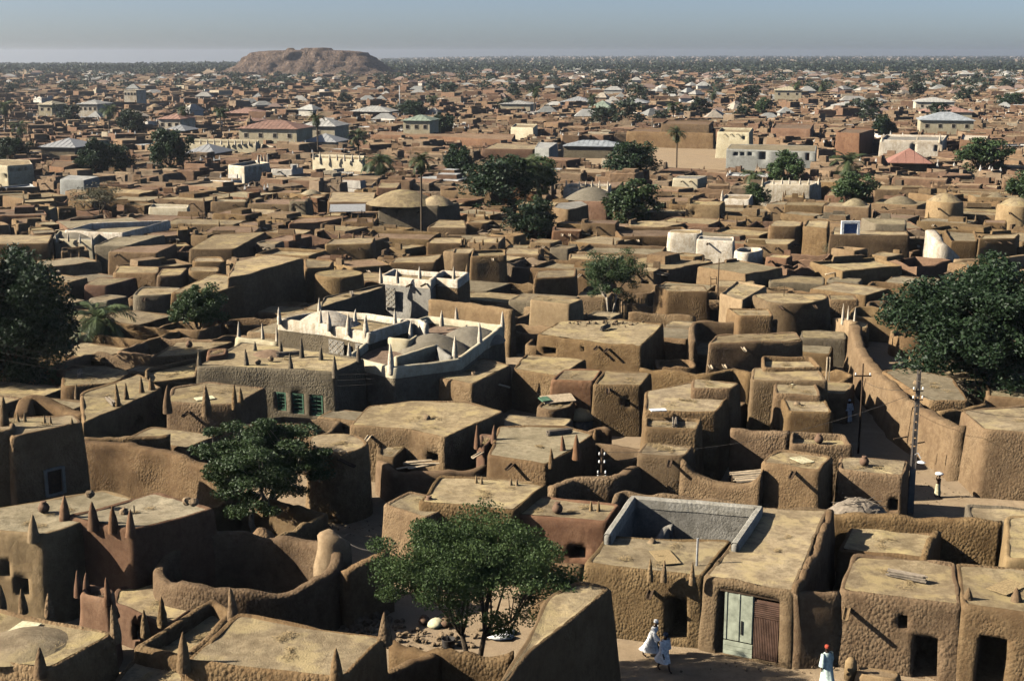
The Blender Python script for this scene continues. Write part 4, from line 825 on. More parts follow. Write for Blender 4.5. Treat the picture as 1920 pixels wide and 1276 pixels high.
# palms
def palm_meshes(seed, h, rad, nf=26, leaf='leaf_palm', skirt=8):
    r = np.random.default_rng(seed); B = MB(); lx = r.uniform(-.04, .04) * h
    pts = [(lx * (i / 6) ** 2, 0, h * i / 6 - (.2 if i == 0 else 0)) for i in range(7)]; B.tube(pts, [.24, .18, .16, .15, .15, .15, .17], 8)
    VV = []; QQ = []; top = np.array([lx, 0, h])
    for k in range(nf + skirt):
        az = r.uniform(0, 6.283); el = r.uniform(-.2, 1.35) if k < nf else r.uniform(-1.3, -.6); L = rad * r.uniform(.85, 1.1) * (.75 if k >= nf else 1); dirh = np.array([math.cos(az), math.sin(az), 0]); side = np.array([-math.sin(az), math.cos(az), 0])
        p = top.copy(); spine = [p.copy()]; a = el
        for s in range(8): p = p + (dirh * math.cos(a) + np.array([0, 0, math.sin(a)])) * L / 8; a -= .16 + .10 * math.cos(el); spine.append(p.copy())
        spine = np.array(spine)
        for s in range(24):
            f = (s + 1.5) / 26 * 8; i = min(int(f), 7); q = spine[i] + (spine[i + 1] - spine[i]) * (f - i); t = spine[i + 1] - spine[i]; t /= np.linalg.norm(t)
            ll = rad * .30 * math.sin(math.pi * min(1, (s + 3) / 27)) ** .6
            for sd in (-1, 1):
                d_ = t * .75 + side * sd * .75 + np.array([0, 0, -.25]) + r.normal(size=3) * .08; d_ /= np.linalg.norm(d_); wv = t * rad * .016
                n0 = len(VV); VV += [q - wv, q + wv, q + d_ * ll * .6 + wv * .9, q + d_ * ll]; QQ.append((n0, n0 + 1, n0 + 2, n0 + 3))
        n0 = len(VV)
        for i in range(8):
            wv = side * .03 * (1 - i / 9); n0 = len(VV); VV += [spine[i] - wv, spine[i] + wv, spine[i + 1] + wv * .8, spine[i + 1] - wv * .8]; QQ.append((n0, n0 + 1, n0 + 2, n0 + 3))
    return B.mesh('trunk', 'bark', True), mesh_np('crown', np.array(VV), QQ, None, (leaf,), None, False)
def palm_at(label, m, px, yb, h, yt, wpx, rad, group=None):
    if P(px, yb)[1] > 215: yb = yb + 2.4 * ppm(P(px, yb))
    b = P(px, yb); k = ppm(b); sx = wpx * 1.45 / k / 2 / rad; sz = max(.2, ((yb - yt) / k - .7 * rad * sx) / h)
    clear_front(b, 1.6, 4.0)
    t = thing('palm_tree', label, 'palm tree', (b[0], b[1], 0), group, random.uniform(0, 6.28))
    obj('trunk', m[0], t, scale=(max(sx, .9) if sx < 1.6 else 1.3, max(sx, .9) if sx < 1.6 else 1.3, sz)); o = obj('crown', m[1], t, loc=(0, 0, h * sz - h * sx), scale=(sx, sx, sx)); return t
PALM = [palm_meshes(61 + i, 9., 2.6) for i in range(3)]
for i, (lab, px, yb, yt, wp) in enumerate((('feathery low palm growing in the shade of the spreading dark tree', 188, 668, 538, 118), ('tall thin-trunked palm beside the cone-domed house', 791, 462, 282, 46), ('tall palm rising through the broad dark tree', 985, 404, 278, 84),
    ('bushy palm below the white pinnacled terrace', 712, 334, 272, 66), ('thin palm in the open sandy ground', 1268, 318, 234, 34), ('date palm with full round crown above the flat-topped shrub', 1588, 336, 274, 66), ('short date palm beside the round green tree', 1412, 352, 308, 46),
    ('tall palm in front of the long salmon-roofed building', 597, 286, 206, 32), ('palm behind the green-roofed house', 672, 290, 236, 38), ('palm behind the rust-roofed white house', 348, 248, 192, 28), ('dark twin-headed palm near the far tin roofs', 415, 250, 196, 24), ('second head of the dark twin palm', 422, 250, 200, 22),
    ('palm at the outer edge of the far houses', 12, 248, 180, 36), ('palm beside the far yellow house', 206, 246, 192, 32), ('palm by the low tin roofs', 40, 262, 222, 30), ('palm above the white terrace houses', 812, 206, 172, 24), ('leaning palm by the pale cream hall', 1002, 212, 158, 26), ('palm in front of the bright tin hall', 1110, 214, 172, 26),
    ('palm by the brown far houses', 1262, 228, 184, 28), ('palm near the yellow-roofed hall', 1490, 190, 148, 22), ('palm between the far tin roofs', 1540, 186, 150, 22), ('palm near the far white walls', 1335, 200, 164, 24))):
    palm_at(lab, PALM[i % 3], px, yb, 9., yt, wp, 2.6)
# ------------------------------------------------------------------ houses with pitched metal roofs
def hip_house(label, px, yb, wpx, wall_h, roof_h, depth=None, wall='plaster_cream', roof='tin_roof', rz=-.22, nwin=3, gable=False, group=None, world=None, cat='house', name='tin_roofed_house', over=.5):
    if world is None: up_ = 2.4 if nwin else 1.0; yb = yb + up_ * ppm(P(px, yb)); wall_h = wall_h + up_; roof_h = roof_h * .72      # the foot is hidden by the roofs in front
    b = P(px, yb) if world is None else np.array(world); W = wpx / ppm(b) if world is None else wpx; Dp = depth or W * .6
    t = thing(name, label, cat, (b[0], b[1] + Dp / 2, 0), group, rz)
    MB().box((0, 0, wall_h / 2 - .1), (W, Dp, wall_h + .2)).build('wall', wall, t)
    hx, hy = W / 2 + over, Dp / 2 + over; rl = max(W / 2 - Dp / 2, 0.0) if not gable else hx
    v = [(-hx, -hy, wall_h - .1), (hx, -hy, wall_h - .1), (hx, hy, wall_h - .1), (-hx, hy, wall_h - .1), (-rl, 0, wall_h + roof_h), (rl, 0, wall_h + roof_h), (-hx, -hy, wall_h + .02), (hx, -hy, wall_h + .02), (hx, hy, wall_h + .02), (-hx, hy, wall_h + .02)]
    rf = MB().add(v, [(3, 2, 1, 0), (0, 1, 7, 6), (1, 2, 8, 7), (2, 3, 9, 8), (3, 0, 6, 9), (6, 7, 5, 4), (7, 8, 5), (8, 9, 4, 5), (9, 6, 4)]).build('roof', roof, t)
    if W > 5:
        n = int(W / 1.1); sl_ = math.atan2(roof_h, hy)
        for k in range(1, n):
            x = -hx + 2 * hx * k / n; yy0 = -hy; f = 1.0 if abs(x) <= rl else max(0.0, (hx - abs(x)) / max(hx - rl, .01))
            if f < .15: continue
            a = Vector((x, -hy + .03, wall_h + .03)); e = Vector((x, -hy + (hy) * f, wall_h + .03 + roof_h * f)); MB().tube([a, e], .05, 4).build('seam', roof, rf)
    if nwin:
        for k in range(nwin):
            x = -W / 2 + W * (k + .5) / nwin; wn_ = MB().box((x, -Dp / 2 + .02, wall_h - 1.7), (1.2, .16, 1.3)).build('window', 'plaster_white', t)
            MB().box((x, -Dp / 2 - .05, wall_h - 1.7), (.95, .06, 1.05)).build('pane', 'dark', wn_)
    r2 = max(W, Dp) / 2; ii, jj, ins = mark([(b[0] - W / 2, b[1]), (b[0] + W / 2, b[1]), (b[0] + W / 2, b[1] + Dp), (b[0] - W / 2, b[1] + Dp)], 1.0); OCC[ii[ins], jj[ins]] = True
    return t
hip_house('long hall with salmon roof and five square windows', 512, 276, 116, 4.4, 2.6, 11, 'plaster_cream', 'tin_rust', nwin=4)
hip_house('grey-roofed end pavilion of the long salmon hall', 606, 270, 66, 4.4, 2.8, 11, 'plaster_cream', 'tin_roof', nwin=1)
hip_house('low shed with bright pale tin roof in front of the long hall', 607, 284, 62, 2.4, 2.6, 9, 'plaster_white', 'tin', nwin=0)
hip_house('two-storey cream house under a green hip roof', 788, 264, 52, 5.2, 2.0, 9, 'plaster_cream', 'tin_green', nwin=3)
hip_house('tin hip-roofed house beside the tall dark tree cluster', 120, 310, 70, 4.0, 2.4, 10, 'mud_grey', 'tin', nwin=0)
hip_house('low spreading tin roof beside the dark trees', 384, 306, 58, 2.2, 2.6, 10, 'mud', 'tin', nwin=0)
hip_house('white house with rusty hip roof behind the palm', 326, 250, 44, 4.0, 2.0, 10, 'plaster_white', 'tin_rust', nwin=3)
hip_house('small tin roof in front of the rusty-roofed white house', 334, 262, 42, 2.6, 2.0, 9, 'mud', 'tin', nwin=0)
hip_house('grey and rust tin roof beside the pale mast', 700, 226, 78, 3.2, 2.6, 12, 'mud', 'tin_roof', nwin=0)
hip_house('wide blue-grey hip roof above the white compound', 1782, 250, 96, 3.6, 3.0, 12, 'plaster_cream', 'tin_blue', nwin=4)
hip_house('salmon hip roof just behind the blue-grey one', 1782, 228, 92, 3.4, 2.8, 14, 'plaster_cream', 'tin_rust', nwin=0)
hip_house('open hut with red pyramid roof', 1712, 336, 62, 3.2, 3.6, 8, 'mud', 'thatch_red', nwin=0, over=.9)
hip_house('cream hall with flat tin roof near the leaning palm', 972, 214, 58, 4.0, 1.8, 12, 'plaster_cream', 'tin_roof', nwin=0)
hip_house('bright pyramid tin roof in the brown far town', 1132, 216, 40, 3.0, 3.6, 15, 'plaster_cream', 'tin_green', nwin=0)
hip_house('broad bright tin hall', 1085, 204, 56, 3.0, 3.2, 14, 'mud', 'tin', nwin=0)
hip_house('shining striped tin roof right of the broad tin hall', 1188, 204, 60, 2.6, 3.2, 14, 'mud', 'tin', nwin=0)
hip_house('tall cream house with yellow roof on the far side of town', 1484, 190, 50, 5.0, 2.6, 18, 'plaster_cream', 'plaster_cream', nwin=3)
hip_house('white two-storey house with dark windows far off', 250, 200, 26, 7.0, .4, 9, 'plaster_white', 'plaster_white', nwin=4, over=.1)
hip_house('pale blue house with grey hip roof far off', 172, 220, 40, 4.6, 2.0, 11, 'plaster_white', 'tin_roof', nwin=4)
hip_house('small yellow house with cream hip roof far off', 92, 220, 28, 4.4, 1.8, 10, 'plaster_cream', 'plaster_cream', nwin=2)
hip_house('grey-walled workshop with flat pale tin roof', 1215, 0, 14, 3.0, 1.2, 8, 'mud_grey', 'tin_blue', nwin=0, world=(20.5, 330, 0))
hip_house('rust-roofed long shed near the twin palm', 458, 228, 62, 3.0, 2.4, 13, 'mud_red', 'tin_rust', nwin=0)
hip_house('low pale shed with straight tin roof near the far hall', 470, 240, 44, 2.4, 1.0, 8, 'plaster_white', 'tin_rust', nwin=0)
hip_house('grey roofed house far behind the blue-grey hip roof', 1598, 214, 60, 3.0, 2.6, 16, 'plaster_cream', 'tin_roof', nwin=0)
hip_house('long pale roofed hall below the far palms', 1760, 208, 70, 3.4, 2.4, 16, 'plaster_white', 'tin_roof', nwin=3)
# flat-roofed special houses further back
H('long unfinished grey concrete block building with square openings', [(1362, 279), (1448, 282), (1530, 284), (1532, 273), (1370, 270)], 4.6, 'concrete', 'roof_grey', par=.05, w=.25, r=.12, amp=.01, batter=0, name='concrete_building', cat='building',
  openings=[(1376, 292, 1384, 285, .5), (1389, 292, 1396, 285, .5), (1403, 292, 1410, 285, .5), (1426, 299, 1436, 284, 1.0), (1446, 294, 1450, 285, .5), (1470, 294, 1480, 285, .5), (1490, 294, 1496, 286, .5), (1512, 301, 1518, 286, .3, fill_door('rust'))])
H('tall cream townhouse with crenellated top', [(1345, 247), (1405, 249), (1412, 240), (1352, 239)], 6.4, 'plaster_cream', 'roof', par=.6, w=.3, r=.15, amp=.02, name='townhouse', spouts=[(1360, 251), (1372, 251), (1384, 251)], openings=[(1392, 262, 1397, 255, .5)])
H('long white compound with two arched doorways', [(1650, 262), (1768, 264), (1776, 254), (1662, 252)], 5.2, PW, 'plaster_grey', par=.5, w=.3, r=.15, amp=.02, name='white_house', openings=[(1709, 284, 1716, 270, .8), (1752, 284, 1758, 272, .8)], pins=[(1654, 252, 262, PW, 1.0), (1720, 253, 263, PW, 1.0), (1762, 250, 264, PW, 1.0)])
H('red-faced gate block beside the long white compound', [(1800, 262), (1850, 264), (1856, 252), (1804, 250)], 5.0, 'mud_red', PW, par=.4, name='townhouse')
H('brown two-level house with pale side beside the cream townhouse', [(1446, 240), (1520, 242), (1526, 232), (1452, 231)], 5.4, 'mud_red', 'roof_red', par=.3)
H('tall brown cube house near the round tree', [(1568, 248), (1612, 250), (1640, 242), (1584, 240)], 6.0, 'mud_red', 'roof_red', par=.2)
H('long dark brown compound wall house beyond the open sandy ground', [(1175, 246), (1338, 250), (1342, 242), (1190, 240)], 4.2, 'mud', 'roof_red', par=.2)
H('big brown courtyard house beside the long dark brown compound', [(1240, 232), (1330, 234), (1338, 226), (1250, 225)], 6.4, 'mud', 'roof_red', par=.3)
H('very long brown warehouse-like wall house', [(700, 252), (830, 256), (900, 260), (960, 262), (966, 252), (710, 246)], 4.2, 'mud_red', 'roof_red', par=.1)
H('red flat-fronted long house with tin lean-to', [(903, 279), (1000, 280), (1030, 272), (930, 268)], 4.6, 'mud_red', 'roof', par=.08)
H('grey tin-topped end of the red flat-fronted house', [(1003, 276), (1030, 278), (1046, 268), (1010, 266)], 5.4, 'concrete', 'tin_roof', par=.05)
H('white pinnacled rooftop terrace on a dark long house', [(345, 267), (480, 270), (486, 262), (356, 260)], 4.6, 'plaster_cream', 'roof_grey', par=.5, name='white_house', pins=[(350 + 13 * k, 260 + k * .2, 268 + k * .2, PW, 1.1) for k in range(11)])
H('bright white house with arcade and pinnacles', [(427, 309), (458, 312), (506, 305), (478, 300)], 5.0, PW, 'plaster_grey', par=.5, name='white_house', pins=[(484, 290, 302, PW, 1.0), (490, 289, 302, PW, 1.0), (496, 288, 302, PW, 1.0), (502, 287, 302, PW, 1.0)], openings=[(466, 323, 471, 314, .8), (476, 322, 481, 313, .8), (487, 321, 492, 312, .8)])
H('cream pillar house with white row of pinnacles', [(586, 295), (604, 296), (680, 300), (684, 292), (592, 289)], 5.0, 'plaster_cream', 'roof', par=.4, name='white_house', pins=[(588, 284, 296, PW, 1.), (600, 284, 297, PW, 1.), (618, 288, 298, PW, 1.), (632, 288, 298, PW, 1.), (646, 288, 299, PW, 1.), (660, 288, 299, PW, 1.), (674, 288, 300, PW, 1.)])
H('pale stucco house with dark windows at the edge of the houses', [(-30, 308), (14, 311), (62, 308), (56, 300), (-20, 298)], 5.4, 'plaster_cream', 'roof', par=.1, name='townhouse', openings=[(20, 322, 26, 315, .6), (34, 322, 39, 315, .6), (46, 320, 50, 313, .6), (8, 334, 16, 326, .6)])
H('grey block house with pale tin lean-to', [(112, 336), (158, 338), (186, 331), (128, 328)], 4.4, 'concrete', 'tin_roof', par=.05, name='townhouse', amp=.02)
H('long reddish house below the tin hip roof', [(92, 312), (120, 314), (156, 302), (100, 300)], 4.0, 'mud_red', 'roof_red', par=.05)
H('white garden wall house with five finials', [(278, 388), (352, 390), (356, 384), (286, 382)], 3.2, 'plaster_cream', PW, par=.3, name='white_house', mark_it=True)
H('cream walled house above the brown warehouse', [(958, 238), (1000, 240), (1008, 233), (966, 232)], 5.2, 'plaster_cream', 'roof', par=.3, name='townhouse')

# ------------------------------------------------------------------ open ground that must stay free of filling houses
def keep(pts):
    ii, jj, ins = mark([P(x, y)[:2] for x, y in pts]); OCC[ii[ins], jj[ins]] = True
keep([(1040, 275), (1340, 265), (1540, 300), (1660, 290), (1660, 318), (1540, 330), (1350, 345), (1240, 335), (1060, 330)])
keep([(1545, 700), (1640, 640), (1700, 700), (1930, 930), (1960, 1000), (1620, 1000), (1600, 800)])
keep([(1180, 1180), (1920, 1290), (1920, 1400), (1180, 1400)])
keep([(580, 940), (720, 940), (740, 1060), (640, 1060)])
keep([(700, 1140), (1010, 1140), (1010, 1260), (700, 1260)])

# ------------------------------------------------------------------ the packed mud houses between and behind
keep([(1540, 900), (1970, 900), (1970, 1010), (1540, 1000)]); keep([(400, 880), (640, 880), (660, 1000), (400, 1000)]); keep([(560, 940), (720, 930), (760, 1060), (640, 1060)]); keep([(820, 700), (900, 720), (1000, 800), (900, 880), (720, 880)]); keep([(1120, 790), (1200, 790), (1190, 870), (1110, 860)])
fill_rng = np.random.default_rng(11); nfill = 0; far_list = []; yard_list = []
hand = [o for o in C.objects if o.parent is None and o.type == 'EMPTY' and o.name.startswith('mud_house')]
BUDGET = 298 - len(hand)
def free(poly):
    ii, jj, ins = mark(poly); 
    return ii[ins], jj[ins]
FL = [('low flat-roofed mud house packed among its neighbours', 'plain houses of the crowded quarter'), ('low mud house with raised rim round its roof', 'rimmed houses of the crowded quarter'), ('mud house with small clay pinnacles on its roof', 'pinnacled houses of the crowded quarter'),
      ('reddish clay house in the crowded quarter', 'reddish houses of the crowded quarter'), ('mud house with a low clay dome on its roof', 'domed houses of the crowded quarter'), ('mud house with wooden waterspout in its wall', 'spouted houses of the crowded quarter'), ('greyish plastered mud house among brown ones', 'greyish houses of the crowded quarter')]
LM = [('the bushy yard tree', 1145, 590), ('the white palace', 700, 640), ('the squat drum house', 635, 540), ('the cone-domed house', 765, 420), ('the tall thin palm', 791, 460), ('the broad dark tree', 935, 408), ('the light green tree', 1180, 440), ('the dazzling white walls', 1330, 470),
      ('the large walled house', 1620, 480), ('the clay granaries', 1770, 430), ('the great round tree', 1800, 750), ('the small white mansion', 140, 480), ('the half-bare acacia', 188, 424), ('the notched parapet house', 915, 515), ('the pinnacled white house', 1480, 370), ('the red pyramid hut', 1712, 336),
      ('the open sandy ground', 1250, 320), ('the white terrace houses', 640, 320), ('the concrete building', 1440, 300), ('the white arcade house', 465, 330), ('the dark-flanked house', 480, 560), ('the leafy bush-tree', 374, 648), ('the feathery palm', 188, 670), ('the clay-domed house', 1110, 400), ('the white end wall', 1770, 480),
      ('the palace tower', 800, 560), ('the drum-shaped house', 1500, 640), ('the bitten-front block', 390, 510), ('the tin canopy', 652, 430), ('the long straw roof', 838, 450), ('the grey stone-strewn roof', 240, 480), ('the coarse-fronted house', 250, 495), ('the dry shrub', 1560, 492), ('the flat-topped shrub', 1596, 385)]
NLM = [(n, P(x, y)[:2]) for n, x, y in [('the gated house', 1400, 1230), ('the grey courtyard', 1260, 1010), ('the feathery acacia', 888, 1222), ('the ruined hut', 465, 1090), ('the tall red house', 200, 1120), ('the shadowed two-storey house', 90, 960), ('the retaining wall', 270, 930), ('the green shutter house', 520, 790), ('the three-pinnacle house', 240, 810), ('the low smooth hut', 180, 760), ('the white palace', 700, 700), ('the long low roof', 800, 860), ('the reddish pinnacle house', 1000, 900), ('the boxy mud house', 1150, 790), ('the wide crumbling house', 1110, 690), ('the stepped compound', 1350, 880), ('the chunky ragged-eaved house', 1410, 700), ('the drum-shaped house', 1500, 640), ('the sunlit street', 1700, 880), ('the corner house', 1850, 900), ('the great round tree', 1802, 758), ('the spreading dark tree', 28, 752), ('the leafy bush-tree', 374, 648), ('the dark-flanked house', 470, 600), ('the bushy yard tree', 1145, 604), ('the straw-strewn roof', 880, 980), ('the lumpy yard wall', 1720, 1050), ('the round-ended house', 640, 955), ('the sloping grass-topped house', 890, 780)]]
LMW = [(n, P(x, y)[:2]) for n, x, y in LM]; used_labels = {}
def near_two(x, y, lm):
    d_ = sorted((math.hypot(q[0] - x, q[1] - y), n) for n, q in lm); return d_[0][1], d_[1][1]
KW = ['mud house', 'rimmed mud house', 'pinnacled mud house', 'reddish clay house', 'domed mud house', 'spouted mud house', 'greyish mud house']
ANX = np.random.default_rng(23); nan_ = 0
for D0 in np.arange(62, 138, 1.3):
    for x in np.arange(-D0 * .40 - 4, D0 * .40 + 4, 1.7):
        y = D0 + ANX.uniform(-.6, .6); x = x + ANX.uniform(-.6, .6)
        if OCC[int(x + 400), int(y)]: continue
        for size in (6.0, 4.4, 3.0):
            wd = size * ANX.uniform(.85, 1.2); dp = size * ANX.uniform(.7, 1.0); ang = R(-20 + ANX.normal() * 8); ca, sa = math.cos(ang), math.sin(ang); cy_ = y + dp / 2
            poly = [(x + u * ca - v * sa, cy_ + u * sa + v * ca) for u, v in ((-wd / 2, -dp / 2), (wd / 2, -dp / 2), (wd / 2, dp / 2), (-wd / 2, dp / 2))]; ii, jj, ins = mark(poly); i, j = ii[ins], jj[ins]
            if len(i) >= 3 and OCC[i, j].mean() < .10: break
        else: continue
        OCC[i, j] = True; A_, B_ = near_two(x, y, NLM); z = ANX.uniform(1.7, 2.5); u_ = ANX.random()
        if u_ < .42: wall_run(('low', 'crumbling low', 'thin low')[int(ANX.integers(3))] + ' walled yard between ' + A_ + ' and ' + B_, poly, z * .85, .36, ('mud', 'mud_fine')[int(ANX.integers(2))], closed=True, world=True, group='small walled yards', name='yard_wall', crumble=.15)
        elif u_ < .92:
            nan_ += 1; rk = int(ANX.integers(3)); H(('small ', 'low ', 'squat ')[int(size < 4) + int(z < 2)] + ('straw-topped', 'grey-topped', 'dun')[rk] + ' annex between ' + A_ + ' and ' + B_, poly, z, ('mud', 'mud_fine', 'mud_grey')[int(ANX.integers(3))], ('roof', 'roof_grey', 'roof')[rk], world=True, group='low annexes between the houses', name='mud_annex', cat='annex', mark_it=False)
print('annex', nan_)
cands = []
for D0 in np.arange(138, 470, 2.2):
    half = D0 * .40 + 8
    for x in np.arange(-half, half, 2.6): cands.append((D0 + fill_rng.uniform(-1, 1), x + fill_rng.uniform(-1, 1)))
for y, x in cands:
    ix, iy = int(x + 400), int(y)
    if OCC[ix, iy]: continue
    ok = False
    for size in ((8.2, 6.6), (6.2, 5.2), (4.6, 4.2), (3.2, 3.0)):
        wd = size[0] * fill_rng.uniform(.8, 1.25); dp = size[1] * fill_rng.uniform(.8, 1.25)
        ang = R((-22 if math.sin(x * .031 + 2.1) + math.cos(y * .027 + x * .01) > -.35 + .5 * (x < 0) else 30) + fill_rng.normal() * 9)
        ca, sa = math.cos(ang), math.sin(ang); cx_, cy_ = x, y + dp / 2
        poly = [(cx_ + u * ca - v * sa, cy_ + u * sa + v * ca) for u, v in ((-wd / 2, -dp / 2), (wd / 2, -dp / 2), (wd / 2, dp / 2), (-wd / 2, dp / 2))]
        i, j = free(poly)
        if len(i) < 4: continue
        if OCC[i, j].mean() < .03: ok = True; break
    if not ok: continue
    i2, j2, in2 = mark(poly, fill_rng.choice([.0, .2, .8])); OCC[i2[in2], j2[in2]] = True
    poly = [(u + fill_rng.normal() * wd * .05, v + fill_rng.normal() * dp * .05) for u, v in poly]
    if fill_rng.random() < .20: yard_list.append((poly, fill_rng.uniform(1.6, 2.7))); continue
    z = fill_rng.uniform(2.6, 3.4) + (fill_rng.random() < .08) * 1.2
    if y < 160: z = min(z, 3.4)
    if nfill < BUDGET and y > 112:
        nfill += 1; kind = int(fill_rng.choice(7, p=[.34, .22, .08, .10, .02, .16, .08])); rk = int(fill_rng.integers(4))
        A_, B_ = near_two(x, y, LMW); lab = ('tall ' if z > 4.3 else 'wide ' if wd > 8.5 else 'small ' if wd < 5 else 'low ' if z < 2.7 else '') + ('', 'straw-topped ', 'grey-topped ', 'red-topped ')[rk] + KW[kind] + ' between ' + A_ + ' and ' + B_; grp = 'look-alike houses of the crowded quarter'
        mat = 'mud_red' if kind == 3 else 'mud_grey' if kind == 6 else ('mud', 'mud_fine')[int(fill_rng.integers(2))]
        r_, pl = H(lab, poly, z, mat, ('roof', 'roof', 'roof_grey', 'roof_red')[rk], par=.38 if kind == 1 else .06, r=float(fill_rng.uniform(.10, .32)), world=True, group=grp, mark_it=False, wops=([(fill_rng.uniform(.25, .75), .8, 0, 1.7)] if fill_rng.random() < .35 else []) + ([(fill_rng.uniform(.2, .4), .38, z - 1.5, z - 1.0)] if fill_rng.random() < .4 else []),
            dome=0, wobble=1.2)
        cw = np.array([sum(p[0] for p in poly) / 4, sum(p[1] for p in poly) / 4])
        front = [(np.array(poly[0]), np.array(poly[1])), (np.array(poly[3]), np.array(poly[0])) if ang > 0 else (np.array(poly[1]), np.array(poly[2]))]
        for a0, a1 in front:
            for fpos in (.3, .7):
                if fill_rng.random() < .45:
                    e_ = (a1 - a0) / np.linalg.norm(a1 - a0); q = a0 + (a1 - a0) * (fpos + fill_rng.uniform(-.1, .1)) - cw; obj('waterspout', SPOUT[('wood_dark', 'wood_dark', 'wood_pale')[int(fill_rng.integers(3))]], r_, (q[0], q[1], z - .35), (0, 0, math.atan2(e_[1], e_[0])), (1.2, fill_rng.uniform(.7, 1.2), 1.2))
        if fill_rng.random() < .2 and wd > 4.5:
            bx, by, bw, bd, bh = fill_rng.uniform(-.22, .22) * wd, fill_rng.uniform(0, .2) * dp, wd * fill_rng.uniform(.3, .5), dp * fill_rng.uniform(.35, .55), fill_rng.uniform(.4, 1.0); q = rotl(ang, bx, by)
            MB().box((q[0], q[1], z + bh / 2 - .1), (bw, bd, bh), ang, 0, .93).build('upper_block', mat, r_)
        if fill_rng.random() < .30:
            e0, e1 = np.array(poly[1 + int(fill_rng.integers(2))]), np.array(poly[2]); 
            for fpos in fill_rng.random(3): q = np.array(poly[3]) + (np.array(poly[2]) - np.array(poly[3])) * (.1 + .8 * fpos) - cw; obj('post', random.choice(CONES['mud']), r_, (q[0] * .92, q[1] * .92, z - .1), (0, 0, 0), (.3, .3, fill_rng.uniform(.4, .8)))
        for pk in range(4):
            if fill_rng.random() < .22:
                a0, a1 = np.array(poly[pk]), np.array(poly[(pk + 1) % 4]); f0 = fill_rng.uniform(0, .5); f1 = f0 + fill_rng.uniform(.3, .5); q0, q1 = (cw + (a0 + (a1 - a0) * f_ - cw) * .94 - cw for f_ in (f0, f1)); hh = fill_rng.uniform(.3, .8); m_ = (q0 + q1) / 2
                MB().box((m_[0], m_[1], z + hh / 2 - .12), (np.linalg.norm(q1 - q0), .32, hh), math.atan2(*(q1 - q0)[::-1]), 0, .9).build('parapet', mat, r_)
        if kind == 2:
            for (u, v) in [poly[k] for k in range(4)]:
                q = cw + (np.array([u, v]) - cw) * .9; hh = fill_rng.uniform(.6, 1.0); obj('pinnacle', random.choice(CONES[mat]), r_, (q[0] - cw[0], q[1] - cw[1], z - .05), (0, 0, 1), (.55, .55, hh))
        if kind == 4:
            VV = []; n = 16; k_ = 6; rad = min(wd, dp) * .36
            for a in np.linspace(0, 1, k_):
                for t_ in np.linspace(0, 6.283, n, endpoint=False): VV.append((rad * (1 - a) * math.cos(t_), rad * (1 - a) * math.sin(t_), z - .1 + rad * .42 * (1 - (1 - a) ** 1.8)))
            obj('dome', mesh_np('dome', VV, [(a * n + b, a * n + (b + 1) % n, (a + 1) * n + (b + 1) % n, (a + 1) * n + b) for a in range(k_ - 1) for b in range(n)], None, ('roof_grey',)), r_)
        if kind == 5:
            a0, a1 = np.array(poly[0]), np.array(poly[1]); q = a0 + (a1 - a0) * fill_rng.uniform(.25, .75) - cw; obj('waterspout', SPOUT['wood_dark'], r_, (q[0], q[1], z - .35), (0, 0, ang), (1.2, .9, 1.2))
    else: far_list.append((poly, z, ang))
print('fill', nfill, 'hand', len(hand), 'far', len(far_list))

# ------------------------------------------------------------------ the rest of the town: past counting, one object each
class Soup:
    def __init__(s): s.v = []; s.q = []; s.c = []; s.n = 0
    def add(s, v, q, c):
        s.v.append(np.asarray(v, float)); s.q.append(np.asarray(q) + s.n); s.c += [c] * len(q) if not isinstance(c, list) else c; s.n += len(v)
    def build(s, name, label, cat=None, smooth=False):
        me = mesh_np(name, np.concatenate(s.v), np.concatenate(s.q), None, ('town',), None, smooth)
        at = me.color_attributes.new('tint', 'FLOAT_COLOR', 'CORNER'); c = np.array(s.c, np.float32); c = np.column_stack([c, np.ones(len(c))]); at.data.foreach_set('color', np.repeat(c, 4, 0).astype(np.float32).ravel())
        return tag(obj(name, me), label, cat, kind='stuff')
def tone(c, r_, v=.18): c = np.array(c); return tuple(np.clip((c.mean() + (c - c.mean()) * .85) * .68 * (1 + r_.uniform(-v, v)), 0, 1))
WALLC = [(.255, .155, .080), (.235, .135, .074), (.205, .115, .066), (.29, .19, .105), (.25, .175, .105)]; ROOFC = [(.36, .24, .125), (.33, .215, .115), (.29, .17, .095), (.38, .27, .15)]
